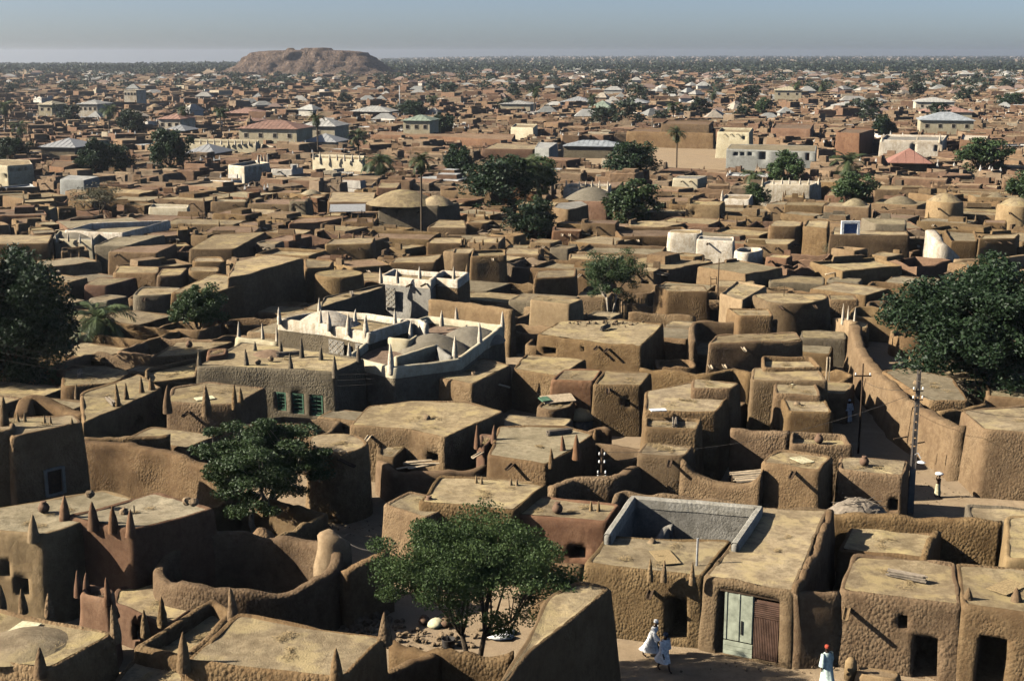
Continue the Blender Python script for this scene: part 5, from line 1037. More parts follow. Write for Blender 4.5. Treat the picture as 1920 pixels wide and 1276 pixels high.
def lite_house(sp, poly, z, r_, red=0.0, det=True):
    p = np.array(ccw(poly)); n = len(p); c = p.mean(0); wc = WALLC[int(r_.choice(5, p=[.30 * (1 - red), .22 + .1 * red, .10 + .25 * red, .22 * (1 - red), 1 - (.30 * (1 - red) + .32 + .35 * red + .22 * (1 - red))]))]
    rc = ROOFC[int(r_.integers(4))]; u = r_.random()
    if u < .025: wc = (.66, .60, .50)
    elif u < .05: wc = (.45, .37, .25)
    if u > .97: rc = (.5, .5, .47)
    wc = tone(wc, r_); rc = tone(rc, r_)
    # chamfered corner loop
    loop = []
    for i in range(n):
        a, b, d_ = p[i - 1], p[i], p[(i + 1) % n]; k = .22 if det else .0
        if det:
            loop.append(b + (a - b) / np.linalg.norm(a - b) * k); loop.append(b + (c - b) * .02); loop.append(b + (d_ - b) / np.linalg.norm(d_ - b) * k)
        else: loop.append(b)
    loop = np.array(loop); m = len(loop); dirs = loop - c; rad = np.linalg.norm(dirs, axis=1, keepdims=True); un = dirs / rad
    par = r_.choice([.06, .06, .3]); jz = r_.normal(0, .07, m) if det else np.zeros(m)
    rings = [(.18 + .03 * z, -.1), (0, z - .12), (-.14, z), (-.34, z), (-.40, z - par)]
    V = [np.column_stack([loop + un * o, np.full(m, h_) + (jz if h_ > 1 else 0)]) for o, h_ in rings] + [np.array([[c[0], c[1], z - par]])]
    V = np.concatenate(V); k = len(rings); Q = []; cc = []
    for a in range(k - 1):
        for b in range(m): Q.append((a * m + b, a * m + (b + 1) % m, (a + 1) * m + (b + 1) % m, (a + 1) * m + b)); cc.append(wc if a < 2 else rc)
    for b in range(0, m, 2): Q.append((k * m, (k - 1) * m + b, (k - 1) * m + (b + 1) % m, (k - 1) * m + (b + 2) % m)); cc.append(rc)
    sp.add(V, Q, cc)
    for i in range(n if det else 0):                          # waterspouts
        if r_.random() < .45: continue
        a, b = p[i], p[(i + 1) % n]; e = (b - a) / np.linalg.norm(b - a); nn = np.array([e[1], -e[0]])
        if nn[1] < -.2:
            q = a + (b - a) * r_.uniform(.2, .8); V = []
            for dd in (0, .9):
                for s_, hz in ((-.1, -.1), (.1, -.1), (.1, .08), (-.1, .08)): V.append((*(q + nn * dd + e * s_), z - .5 + hz - .1 * dd))
            sp.add(V, [(0, 1, 5, 4), (1, 2, 6, 5), (2, 3, 7, 6), (3, 0, 4, 7), (4, 5, 6, 7)], tone((.12, .08, .05), r_))
    if r_.random() < (.16 if det else .12):                   # a raised room on the roof
        k2 = r_.uniform(.35, .6); o2 = (p - c) * k2 + c + (p[int(r_.integers(n))] - c) * (.9 - k2) * .6; hh = r_.uniform(.4, 1.2); V = [(*q, z - .15) for q in o2] + [(*(o2.mean(0) + (q - o2.mean(0)) * .93), z + hh) for q in o2]
        sp.add(V, [(0, 1, 5, 4), (1, 2, 6, 5), (2, 3, 7, 6), (3, 0, 4, 7)], wc); sp.add(V[4:], [(0, 1, 2, 3)], rc)
    for i in range(n if det else 0):                          # bits of parapet
        if r_.random() < .75: continue
        a, b = p[i], p[(i + 1) % n]; f0 = r_.uniform(0, .5); f1 = f0 + r_.uniform(.3, .5); q0, q1 = c + (a + (b - a) * f0 - c) * .96, c + (a + (b - a) * f1 - c) * .96; e = (b - a) / np.linalg.norm(b - a); nn = np.array([e[1], -e[0]]) * .3; hh = r_.uniform(.3, .9); V = []
        for zz in (z - .1, z + hh):
            for q in (q0, q1, q1 - nn, q0 - nn): V.append((*q, zz))
        sp.add(V, [(0, 1, 5, 4), (1, 2, 6, 5), (2, 3, 7, 6), (3, 0, 4, 7), (4, 5, 6, 7)], wc)
    if det and r_.random() < .13:                             # pinnacles
        pc = (.7, .66, .58) if r_.random() < .4 else wc
        for q in p:
            q = c + (q - c) * .93; h_ = r_.uniform(.6, 1.1); s_ = .2; V = [(q[0] - s_, q[1] - s_, z - .1), (q[0] + s_, q[1] - s_, z - .1), (q[0] + s_, q[1] + s_, z - .1), (q[0] - s_, q[1] + s_, z - .1), (q[0], q[1], z + h_), (q[0] + .02, q[1], z + h_)]
            sp.add(V, [(0, 1, 5, 4), (1, 2, 5, 4), (2, 3, 5, 4), (3, 0, 5, 4)], pc)
    if r_.random() < .012:                                    # dome or pitched tin
        h_ = r_.uniform(.8, 1.6); n2 = 10; VV = []; rd = rad.min() * .8
        for a in (0, .35, .7, .97):
            for t_ in np.linspace(0, 6.283, n2, endpoint=False): VV.append((c[0] + rd * (1 - a) * math.cos(t_), c[1] + rd * (1 - a) * math.sin(t_), z - .1 + h_ * (1 - (1 - a) ** 1.8)))
        sp.add(VV, [(a * n2 + b, a * n2 + (b + 1) % n2, (a + 1) * n2 + (b + 1) % n2, (a + 1) * n2 + b) for a in range(3) for b in range(n2)], rc)
def tin_lite(sp, c, wd, dp, ang, z, h, r_):
    ca, sa = math.cos(ang), math.sin(ang); T = lambda u, v, zz: (c[0] + u * ca - v * sa, c[1] + u * sa + v * ca, zz)
    wc = tone(random.choice([(.6, .55, .45), (.45, .36, .24), (.3, .2, .12), (.62, .60, .54)]), r_); rc = tone(random.choice([(.42, .41, .37), (.48, .45, .39), (.32, .22, .17), (.34, .34, .31), (.44, .37, .28)]), r_)
    hx, hy, o = wd / 2, dp / 2, .5; rl = max(hx - hy, .05)
    V = [T(-hx, -hy, -.1), T(hx, -hy, -.1), T(hx, hy, -.1), T(-hx, hy, -.1), T(-hx, -hy, z), T(hx, -hy, z), T(hx, hy, z), T(-hx, hy, z)]
    sp.add(V, [(0, 1, 5, 4), (1, 2, 6, 5), (2, 3, 7, 6), (3, 0, 4, 7)], wc)
    V = [T(-hx - o, -hy - o, z - .1), T(hx + o, -hy - o, z - .1), T(hx + o, hy + o, z - .1), T(-hx - o, hy + o, z - .1), T(-rl, 0, z + h), T(rl, 0, z + h)]
    sp.add(V, [(0, 1, 5, 4), (1, 2, 5, 5), (2, 3, 4, 5), (3, 0, 4, 4)][:1] + [(2, 3, 4, 5)], rc)
    V2 = [V[1], V[2], V[5], ((np.array(V[5]) + V[1]) / 2), V[3], V[0], V[4], ((np.array(V[4]) + V[3]) / 2)]
    sp.add(V2, [(0, 1, 2, 3), (4, 5, 6, 7)], rc)
def lite_yard(sp, poly, z, r_):
    p = np.array(ccw(poly)); c = p.mean(0); n = len(p); wc = tone(WALLC[int(r_.integers(5))], r_); loop = []
    for i in range(n):
        for f in (0, .25, .5, .75): loop.append(p[i] + (p[(i + 1) % n] - p[i]) * f)
    loop = np.array(loop); m = len(loop); un = (loop - c) / np.linalg.norm(loop - c, axis=1, keepdims=True); jz = r_.normal(0, .16, m); gap = int(r_.integers(m))
    rg = [(.12, -.1), (0, z - .1), (-.15, z), (-.35, z - .08), (-.42, -.1)]; V = np.concatenate([np.column_stack([loop + un * o, np.full(m, h_) + (jz if h_ > 0 else 0)]) for o, h_ in rg])
    sp.add(V, [(a * m + b, a * m + (b + 1) % m, (a + 1) * m + (b + 1) % m, (a + 1) * m + b) for a in range(4) for b in range(m) if b != gap], wc)
sp = Soup(); fr = np.random.default_rng(5)
for poly, z in yard_list: lite_yard(sp, poly, z, fr)
for poly, z, ang in far_list: lite_house(sp, poly, z, fr, 0.25)
def band(sp, D0, D1, cell, det, red, ptin, sizes):
    y = D0
    while y < D1:
        half = y * .41 + 12; c_ = cell * (1 + .0 * y)
        for x in np.arange(-half, half, c_):
            xx, yy = x + fr.uniform(-.35, .35) * c_, y + fr.uniform(-.35, .35) * c_
            if abs(xx + 230) < 135 and 1470 < yy < 1700: continue
            if yy < 899 and OCC[int(np.clip(xx + 400, 0, 799)), int(yy)]: continue
            if fr.random() < .14 or (yy > 1400 and xx < -.12 * yy and fr.random() < (yy - 1400) / 250): continue
            wd, dp = fr.uniform(*sizes), fr.uniform(*sizes) * .85; ang = R((-22 if math.sin(xx * .021 + 2.1) + math.cos(yy * .017 + xx * .01) > -.1 + .5 * (xx < 0) else 30) + fr.normal() * 10)
            ca, sa = math.cos(ang), math.sin(ang); z = fr.uniform(2.5, 3.4) + (fr.random() < .08) * 1.8
            ptx = ptin * (1.0 if xx / yy > .02 else .5)
            if fr.random() < ptx: tin_lite(sp, (xx, yy), wd * 1.0, dp * .9, ang if fr.random() < .5 else 0, z, fr.uniform(1.4, 2.6), fr)
            else: lite_house(sp, [(xx + u * ca - v * sa, yy + u * sa + v * ca) for u, v in ((-wd / 2, -dp / 2), (wd / 2, -dp / 2), (wd / 2, dp / 2), (-wd / 2, dp / 2))], z, fr, red, det)
        y += c_ * .95
band(sp, 472, 720, 8.5, True, .55, .05, (4.5, 8.5)); 
sp.build('crowded_mud_houses', 'crowd of low mud houses filling the town behind the nearer houses')
sp = Soup(); band(sp, 720, 1150, 11.5, False, .8, .09, (6, 11)); band(sp, 1150, 1720, 16., False, .9, .12, (8, 14))
sp.build('far_off_town', 'far-off mass of brown houses and tin roofs reaching to the trees')

# ------------------------------------------------------------------ far trees and the wooded horizon
FT = [tree_meshes(80 + i, 8., [4.0, 3.4, 3.0][i], [.12, .18, .05][i], 34, 700, .95, .3, 'leaf_far', 'bark', [.6, .5, .9][i], .3, 1, .5, .3) for i in range(3)]
tr_ = np.random.default_rng(19)
FLM = [(n, P(x, y)[:2]) for n, x, y in (('the rocky hill', 600, 150), ('the long salmon hall', 512, 276), ('the pale radio mast', 750, 216), ('the cream hall', 972, 214), ('the yellow-roofed hall', 1484, 190), ('the blue-grey hip roof', 1782, 250), ('the white two-storey house', 250, 200), ('the broad tin hall', 1085, 204), ('the cream townhouse', 1375, 278), ('the brown warehouse', 830, 275), ('the yellow house', 92, 220), ('the rusty-roofed white house', 326, 250), ('the green-roofed house', 788, 264), ('the far white walls', 1335, 200), ('the pale roofed hall', 1760, 208), ('the striped tin roof', 1188, 204))]
for k in range(58):
    y = tr_.uniform(420, 1150); x = tr_.uniform(-.40, .40) * y
    if abs(x + 230) < 140 and y > 1400: continue
    hgt = tr_.uniform(6.5, 11) ; b = np.array([x, y, 0.0]); i = k % 3; sc = hgt / 8
    A_, B_ = near_two(x, y, FLM); t = thing('far_tree', ('tall ' if hgt > 9.3 else 'small ' if hgt < 7.5 else '') + ('dark spreading', 'dark loose', 'dark narrow')[i] + ' far-off tree between ' + A_ + ' and ' + B_, 'tree', b, 'trees among the far roofs', tr_.uniform(0, 6)); obj('trunk', FT[i][0], t, scale=(sc, sc, sc)); obj('crown', FT[i][1], t, scale=(sc * 1.1, sc * 1.1, sc))
def crowns(name, label, n, ymin, ymax, hmin, hmax, leaves, size, where, seed):
    r = np.random.default_rng(seed); C_ = []; S_ = []
    while len(C_) < n:
        y = math.sqrt(r.uniform(ymin ** 2, ymax ** 2)) if ymax / ymin < 2.2 else ymin * (ymax / ymin) ** r.random(); x = r.uniform(-.44, .44) * y
        if not where(x, y, r): continue
        C_.append((x, y, float(ground_z(np.array([x]), np.array([y]))[0]))); S_.append(r.uniform(hmin, hmax))
    C_ = np.array(C_); S_ = np.array(S_); k = np.repeat(np.arange(n), leaves); off = r.normal(size=(n * leaves, 3)); off /= np.linalg.norm(off, axis=1, keepdims=True); off *= (r.random(n * leaves) ** .4)[:, None]
    cen = C_[k] + off * np.column_stack([S_[k] * .55, S_[k] * .55, S_[k] * .45]) + np.column_stack([0 * k, 0 * k, S_[k] * .55]); V, Q = leaf_cloud(cen, size * 1.0, .8); 
    tag(obj(name, mesh_np(name, V, Q, None, ('leaf_far',), None, False)), label, None, None, 'stuff')
crowns('scattered_far_trees', 'scattered small trees among the far-off houses', 700, 800, 1750, 5, 9, 60, 1.8, lambda x, y, r: not (abs(x + 230) < 120 and y > 1450 and y < 1640), 31)
crowns('wooded_horizon', 'wooded plain reaching to the horizon', 7000, 1600, 8600, 6, 11, 26, 3.8, lambda x, y, r: (y > 1700 or r.random() < .35) and not (abs(x + 230) < 125 and y < 1640), 32)
# ------------------------------------------------------------------ people
def skin_body(joints, bones):
    """joints: name -> (x, y, z, radius); bones: pairs. One continuous skinned surface."""
    me = bpy.data.meshes.new('body'); names = list(joints)
    me.from_pydata([joints[n][:3] for n in names], [(names.index(a), names.index(b)) for a, b in bones], [])
    o = bpy.data.objects.new('tmp_body', me); C.objects.link(o); o.modifiers.new('s', 'SKIN')
    for i, n in enumerate(names):
        rr = joints[n][3]; rr = rr if isinstance(rr, tuple) else (rr, rr); me.skin_vertices[0].data[i].radius = rr
    me.skin_vertices[0].data[names.index('pelvis')].use_root = True
    sd = o.modifiers.new('d', 'SUBSURF'); sd.levels = 1; sd.render_levels = 1
    dg = bpy.context.evaluated_depsgraph_get(); dg.update(); m2 = bpy.data.meshes.new_from_object(o.evaluated_get(dg))
    bpy.data.objects.remove(o); m2.polygons.foreach_set('use_smooth', [True] * len(m2.polygons)); m2.materials.clear(); m2.materials.append(MATS['skin']); return m2
def hand(j, bones, wrist, side, fwd, nm, s):
    """palm and five unequal fingers hanging from a wrist; fwd/side are unit vectors"""
    w_ = Vector(j[wrist][:3]); dn = (w_ - Vector(j[wrist.replace('wrist', 'elbow')][:3])).normalized(); f = Vector(fwd); f = (f - dn * f.dot(dn)).normalized()
    pm = w_ + dn * .075 * s; j[nm + 'palm'] = (*pm, (.036 * s, .018 * s)); bones.append((wrist, nm + 'palm'))
    for k, (o_, L) in enumerate(((.030, .070), (.010, .082), (-.010, .078), (-.030, .062))):
        a = pm + f * o_ * s + dn * .035 * s; b = a + dn * L * .6 * s; c = b + dn * L * .3 * s + f.cross(dn) * .02 * s * side
        j[f'{nm}k{k}'] = (*a, .0095 * s); j[f'{nm}m{k}'] = (*b, .0085 * s); j[f'{nm}t{k}'] = (*c, .007 * s); bones += [(nm + 'palm', f'{nm}k{k}'), (f'{nm}k{k}', f'{nm}m{k}'), (f'{nm}m{k}', f'{nm}t{k}')]
    a = w_ + dn * .05 * s + f * .045 * s; b = a + dn * .05 * s + f * .012 * s; j[nm + 'th'] = (*a, .011 * s); j[nm + 'tt'] = (*b, .009 * s); bones += [(nm + 'palm', nm + 'th'), (nm + 'th', nm + 'tt')]
def loft(rings, mat, name, parent, n=20, folds=0.0, seed=0, close=False):
    """rings: (centre xyz, rx, ry, fold strength)"""
    V = []; r_ = np.random.default_rng(seed); ph = r_.uniform(0, 6, 3)
    for c, rx, ry, fs in rings:
        for k in range(n):
            a = 2 * math.pi * k / n; q = 1 + folds * fs * (math.sin(5 * a + ph[0]) * .6 + math.sin(9 * a + ph[1]) * .4); V.append((c[0] + rx * q * math.cos(a), c[1] + ry * q * math.sin(a), c[2]))
    Q = [(i * n + k, i * n + (k + 1) % n, (i + 1) * n + (k + 1) % n, (i + 1) * n + k) for i in range(len(rings) - 1) for k in range(n)]
    T = None
    if close: V.append(rings[-1][0]); T = [((len(rings) - 1) * n + k, (len(rings) - 1) * n + (k + 1) % n, len(V) - 1) for k in range(n)]
    return obj(name, mesh_np(name, np.array(V), Q, T, (mat,)), parent)
def person(label, loc, s_h, face, robe='cloth_white', cap='cloth_white', stride=.25, arm_swing=.3, arms_up=None, robe_len=.30, wrap=None, lean=.05, seated=False, bare=False):
    """face: heading in radians, figure built looking along -y; s_h height in metres"""
    s = s_h / 1.75; p = thing('person', label, 'person', loc, None, face); st = stride / 2
    hipz = .90 if not seated else .22
    j = {'pelvis': (0, 0, hipz, (.15, .11)), 'belly': (0, -.01 - lean * .3, hipz + .17, (.145, .105)), 'chest': (0, -lean, hipz + .38, (.165, .115)), 'neck0': (0, -lean * 1.2, hipz + .55, .065), 'neck1': (0, -lean * 1.5 - .01, hipz + .62, .052),
         'jaw': (0, -lean * 1.6 - .035, hipz + .665, (.060, .066)), 'skull': (0, -lean * 1.6 - .01, hipz + .755, (.076, .092)), 'crown': (0, -lean * 1.6 + .005, hipz + .82, (.058, .07)), 'nose': (0, -lean * 1.6 - .125, hipz + .715, .016)}
    bones = [('pelvis', 'belly'), ('belly', 'chest'), ('chest', 'neck0'), ('neck0', 'neck1'), ('neck1', 'jaw'), ('jaw', 'skull'), ('skull', 'crown'), ('skull', 'nose')]
    for sd, nm in ((-1, 'l'), (1, 'r')):
        ph = st * sd
        if seated: j[nm + 'hip'] = (.10 * sd, -.02, .20, .095); j[nm + 'knee'] = (.30 * sd, -.32, .30, .068); j[nm + 'ankle'] = (.05 * sd, -.42, .07, .045); j[nm + 'toe'] = (.02 * sd, -.55, .04, .035)
        else: j[nm + 'hip'] = (.095 * sd, 0, .84, .095); j[nm + 'knee'] = (.10 * sd, -ph * .55 - .04, .47, .066); j[nm + 'ankle'] = (.10 * sd, -ph, .08 + (.06 if ph < 0 else 0), .043); j[nm + 'toe'] = (.105 * sd, -ph - .17, .03 + (.01 if ph < 0 else 0), .034)
        bones += [('pelvis', nm + 'hip'), (nm + 'hip', nm + 'knee'), (nm + 'knee', nm + 'ankle'), (nm + 'ankle', nm + 'toe')]
        up = arms_up and arms_up.get(nm); z0_ = hipz + .50
        j[nm + 'sh'] = (.19 * sd, -lean, z0_, .062)
        if up: j[nm + 'elbow'] = (.36 * sd, -lean - .08, z0_ + .16, .044); j[nm + 'wrist'] = (.16 * sd, -lean - .06, z0_ + .36, .031)
        else: a_ = arm_swing * sd; j[nm + 'elbow'] = (.26 * sd, -lean + a_ * .28, z0_ - .29, .044); j[nm + 'wrist'] = (.27 * sd, -lean + a_ * .5 - .06, z0_ - .52, .031)
        bones += [('chest', nm + 'sh'), (nm + 'sh', nm + 'elbow'), (nm + 'elbow', nm + 'wrist')]; hand(j, bones, nm + 'wrist', sd, (0, -1, 0), nm, 1.0)
    j = {k: (v[0] * s, v[1] * s, v[2] * s, tuple(q * s for q in v[3]) if isinstance(v[3], tuple) else v[3] * s) for k, v in j.items()}
    obj('body', skin_body(j, bones), p)
    L = lambda x, y, z, rx, ry, f=0.: ((x * s, y * s, z * s), rx * s, ry * s, f)
    if seated: loft([L(0, -.12, .03, .40, .42, 1), L(0, -.10, .22, .34, .36, 1), L(0, -.02, .34, .23, .20, .6), L(0, -lean, .60, .21, .15, .4), L(0, -lean, .74, .20, .12, .2), L(0, -lean * 1.2, .80, .085, .085)], robe, 'robe', p, 22, .10, 3)
    elif bare:
        loft([L(0, 0, robe_len, .23, .22, 1), L(0, 0, .60, .20, .18, 1), L(0, 0, .90, .175, .14, .5), L(0, -.01, 1.06, .165, .125, .2)], robe, 'wrapper', p, 22, .10, 4)
    else:
        back = .10 if stride > .2 else .02
        loft([L(0, back, robe_len, .27, .29 + st * .5, 1), L(0, back * .6, robe_len + .22, .25, .25 + st * .2, 1), L(0, .02, .85, .225, .19, .7), L(0, -.01, 1.1, .21, .15, .4), L(0, -lean, 1.28, .22, .14, .3), L(0, -lean, 1.40, .215, .125, .1), L(0, -lean * 1.2, 1.46, .09, .085)], robe, 'robe', p, 22, .11, int(s_h * 100))
    if not bare:
        for sd, nm in ((-1, 'l'), (1, 'r')):
            a, b, c = (Vector(j[nm + k][:3]) for k in ('sh', 'elbow', 'wrist')); MB().tube([a + Vector((0, 0, .03 * s)), (a + b) / 2, b, b + (c - b) * .75], [.08 * s, .095 * s, .115 * s, .135 * s], 12, False).build('sleeve', robe, p, True)
    if cap:
        cz = (hipz + .755) * s; cy_ = (-lean * 1.6 + .0) * s
        if wrap: loft([((0, cy_, cz - .02 * s), .105 * s, .115 * s, .5), ((0, cy_, cz + .05 * s), .112 * s, .122 * s, 1), ((0, cy_, cz + .10 * s), .085 * s, .09 * s, .6)], cap, 'turban', p, 16, .06, 2, True)
        else: loft([((0, cy_, cz + .0 * s), .094 * s, .108 * s, 0), ((0, cy_, cz + .07 * s), .092 * s, .104 * s, 0), ((0, cy_, cz + .105 * s), .078 * s, .088 * s, 0)], cap, 'cap', p, 16, 0, 2, True)
    return p
def gp(x, y): q = P(x, y); return (q[0], q[1], 0.0)
person('man in flowing white robe and white cap striding ahead of his companion', gp(1222, 1232), 1.76, R(62), stride=.75, arm_swing=.5, lean=.10)
person('man in white robe with dark bundle walking beside the other walker', gp(1244, 1257), 1.74, R(35), stride=.5, arm_swing=.3, cap='cloth_dark', wrap=True, robe_len=.42)
person('man in pale mint robe and red cap walking by the mud bench', gp(1549, 1286), 1.78, R(200), 'cloth_mint', 'cloth_red', .35, robe_len=.22)
w1 = person('barefoot woman in pale wrapper balancing a load on her head', gp(1757, 932), 1.42, R(30), 'cloth_yellow', None, .3, arms_up={'l': True}, bare=True, robe_len=.22)
person('child in white shirt standing by the squat round-ended house', gp(586, 962), 1.35, R(250), 'cloth_white', None, .15, robe_len=.35)
person('person in pale robe standing in the deep street shade', gp(1590, 792), 1.7, R(10), 'cloth_white', 'cloth_white', .1, robe_len=.15)
person('seated person in blue robe with white cap by the pale gate wall', gp(1550, 668), 1.7, R(20), 'cloth_blue', 'cloth_white', .1, seated=True)
def put(b, name, mat, label, cat, loc=(0, 0, 0), smooth=False, group=None, rz=0): o = b.build(name, mat, None, smooth, loc=loc); o.rotation_euler = (0, 0, rz); return tag(o, label, cat, group)
hb_ = gp(1757, 932); put(MB().lathe([(.05, 0), (.20, .03), (.25, .09), (.20, .14), (.05, .16)], 14, jit=.05), 'head_load', 'cloth_white', 'white bundle carried on the head of the woman', 'bundle', (hb_[0], hb_[1] - .1, 1.42 * .985), True)
put(MB().lathe([(.10, 0), (.30, .08), (.32, .22), (.20, .36), (.04, .40)], 12, jit=.08), 'bundle', 'cloth_red', 'red bundle lying beside the seated person', 'bundle', gp(1560, 672), True)

# ------------------------------------------------------------------ poles, lamps, wires
def ladder_pole():
    b = P(1706, 963); h = 263 / ppm(b); t = thing('utility_pole', 'tall pierced concrete utility pole beside the street', 'utility pole', (b[0], b[1], 0))
    for s in (-1, 1): MB().tube([(s * .15, 0, -.2), (s * .11, 0, h * .5), (s * .075, 0, h)], [.075, .065, .055], 4).build('rail', 'wood_pole', t)
    for k in range(17): z = .5 + k * (h - .9) / 16; MB().box((0, 0, z), (.22 - .10 * z / h, .10, .36)).build('rung', 'wood_pole', t)
    MB().box((0, -.02, 1.4), (.30, .09, 2.6)).build('base_panel', 'concrete', t)
    for z in (.86, .80): MB().tube([(-.28, -.06, h * z), (.28, -.06, h * z)], .035, 6).build('bracket', 'wire', t)
    for x, z in ((-.25, .87), (.25, .87), (-.25, .81), (.25, .81)): MB().lathe([(.03, 0), (.06, .03), (.04, .07), (.06, .10), (.02, .15)], 8, (x, -.06, h * z)).build('insulator', 'ceramic', t)
    arm = MB().tube([(.05, -.05, h * .42), (.15, -.25, h * .44), (.25, -.5, h * .41)], .03, 6).build('lamp_arm', 'tin', t); MB().lathe([(.04, .10), (.16, .05), (.24, 0), (.05, -.02)], 10, (.27, -.55, h * .385)).build('lamp_shade', 'ceramic', arm)
ladder_pole()
def pole(label, x, yb, yt, rad=.07, arms=(), mat='wood_dark', ins=True):
    b = P(x, yb); k = ppm(b); h = (yb - yt) / k; t = thing('utility_pole', label, 'utility pole', (b[0], b[1], 0)); MB().tube([(0, 0, -.2), (random.uniform(-.03, .03), 0, h * .5), (0, 0, h)], [rad * 1.2, rad, rad * .8], 8).build('post', mat, t, True)
    for f, wd in arms:
        z = h * f; MB().box((0, -.08, z), (wd, .07, .08)).build('crossarm', mat, t)
        if ins:
            for s in (-1, 1): MB().lathe([(.03, 0), (.055, .03), (.035, .07), (.055, .11), (.02, .16)], 8, (s * wd * .42, -.08, z + .04)).build('insulator', 'ceramic', t)
pole('short dark wooden pole with white insulators by the lumpy curved wall', 1127, 962, 842, .08, [(.90, .35), (.78, .35), (.62, .5), (.56, .5)])
pole('slim wooden pole with crossarm in the shaded street', 1609, 850, 684, .06, [(.87, 1.1)], 'wood_dark')
pole('thin pole with crossbars standing against the tall red house', 213, 1122, 972, .07, [(.88, .9), (.80, .7)], 'wood_dark')
pole('bare pole beside the pale ladder house', 1345, 592, 486, .06, [], 'wood_dark')
pole('pale radio mast rising from the far town', 750, 216, 160, .22, [(.6, 2.0), (.8, 1.6)], 'tin', False)
pole('thin pole by the drum-shaped house', 1466, 640, 536, .04, [(.92, .7)], 'wood_dark', False)
for i, (x, yb, yt) in enumerate(((1222, 262, 220), (1440, 205, 172), (300, 262, 226), (1727, 336, 296), (1448, 180, 150))): pole(['slender pole among the brown houses near the open ground', 'slender pole by the far white walls', 'pale pole near the rusty-roofed white house', 'grey pole beside the red pyramid hut', 'slender pole near the yellow-roofed hall'][i], x, yb, yt, .10, [], 'wood_pole')
def street_lamp(label, x, yb, yt, ylamp, wlamp):
    b = P(x, yb); k = ppm(b); h = (yb - yt) / k; zl = (yb - ylamp) / k; t = thing('street_lamp', label, 'lamp', (b[0], b[1], 0))
    MB().tube([(0, 0, -.2), (0, 0, h)], .03, 6).build('post', 'wire', t); MB().tube([(-.15, -.12, zl + .05), (-wlamp / 2, -.2, zl + .12), (wlamp / 2, -.26, zl - .05)], .035, 6).build('tube_light', 'paint_white', t)
    for s in (-.2, .1): MB().tube([(0, 0, zl + .2), (s, -.2, zl + .06)], .025, 5).build('bracket', 'paint_white', t)
street_lamp('white tube street lamp on a thin post by the tall red house', 262, 1122, 950, 1030, .85)
street_lamp('white tube lamp in the shadow between the red houses', 131, 1150, 1085, 1092, .6)
def wire(label, a, b, sag=.4, r=.011):
    a, b = np.array(a), np.array(b); pts = [tuple(a + (b - a) * t - [0, 0, sag * 4 * t * (1 - t)]) for t in np.linspace(0, 1, 13)]; o = MB().tube(pts, r, 4).build('power_line', 'wire', None); tag(o, label, 'wire', 'overhead wires')
TP = P(1706, 963); tp = np.array([TP[0], TP[1], 7.4]); p2 = P(1609, 850); p2t = np.array([p2[0], p2[1], 4.9]); p3 = P(1127, 962); p3t = np.array([p3[0], p3[1], 3.6])
wire('overhead wire between the concrete pole and the slim street pole', tp, p2t); wire('long overhead wire from the concrete pole towards the corner house', tp - [0, 0, .4], (P(1930, 960)[0], P(1930, 960)[1], 5.6)); wire('overhead wire from the concrete pole to the short dark pole', tp - [0, 0, .3], p3t, 1.0)
wire('slack wire along the yard by the bright feathery acacia', P(598, 960, 1.5), P(715, 1030, 2.8), .7, .03)
for k in range(3): wire(['high', 'middle', 'low'][k] + ' wire crossing in front of the green shutter house', P(-30, 640 + 14 * k, 7.0), P(700, 700 + 10 * k, 6.0), .8, .008)

# ------------------------------------------------------------------ small things in yards and on roofs
def at(x, y, z): q = P(x, y, z); return (q[0], q[1], q[2])
b = P(1606, 962, 2.5); t = thing('thatched_shelter', 'domed shelter of grey woven matting behind the lumpy yard wall', 'shelter', (b[0], b[1], 0))
VV = []; n = 26
for a_ in np.linspace(0, 1, 8):
    for t_ in np.linspace(0, 6.283, n, endpoint=False): rr = 1 - a_ ** 1.6; VV.append((1.65 * rr * math.cos(t_), 1.1 * rr * math.sin(t_), 2.45 + .85 * (1 - rr ** 2) + random.uniform(-.05, .05)))
obj('roof', mesh_np('roof', VV, [(i * n + k, i * n + (k + 1) % n, (i + 1) * n + (k + 1) % n, (i + 1) * n + k) for i in range(7) for k in range(n)], None, ('wood_grey',), None, False), t)
for k in range(26):
    a_ = random.uniform(0, 6.283); r0 = random.uniform(.3, 1.0); q = Vector((1.6 * r0 * math.cos(a_), 1.05 * r0 * math.sin(a_), 2.5 + .85 * (1 - r0 ** 2))); dd = Vector((random.uniform(-1, 1), random.uniform(-.5, .5), random.uniform(-.05, .2))); MB().tube([q - dd * .5, q + dd * .5], .022, 4).build('stick', 'wood_grey', t)
for x, y in ((-1.3, -.6), (1.3, -.6), (1.2, .7), (-1.2, .7)): MB().tube([(x, y, -.1), (x, y, 2.55)], .06, 6).build('post', 'wood_dark', t)
b = P(1408, 898, 2.1); t = thing('stick_shelter', 'lean-to roofed with pale sticks in the compound yard', 'shelter', (b[0], b[1], 0))
for k in range(15): y = -.5 + k * .13; MB().tube([(-.95 + random.uniform(-.1, .1), y, 2.05 + random.uniform(0, .08)), (1.0 + random.uniform(-.1, .1), y + random.uniform(-.06, .06), 2.2 + random.uniform(0, .08))], random.uniform(.035, .06), 5).build('stick', 'wood_pale' if k % 3 else 'wood_grey', t)
for x, y in ((-.8, -.4), (.8, -.4), (.8, 1.3), (-.8, 1.3)): MB().tube([(x, y, -.1), (x, y, 2.05)], .06, 6).build('post', 'wood_dark', t)
b = P(770, 878, 2.05); t = thing('plank_pile', 'pale loose planks lying on the curving yard wall', 'planks', (b[0], b[1], 2.0), None, .25)
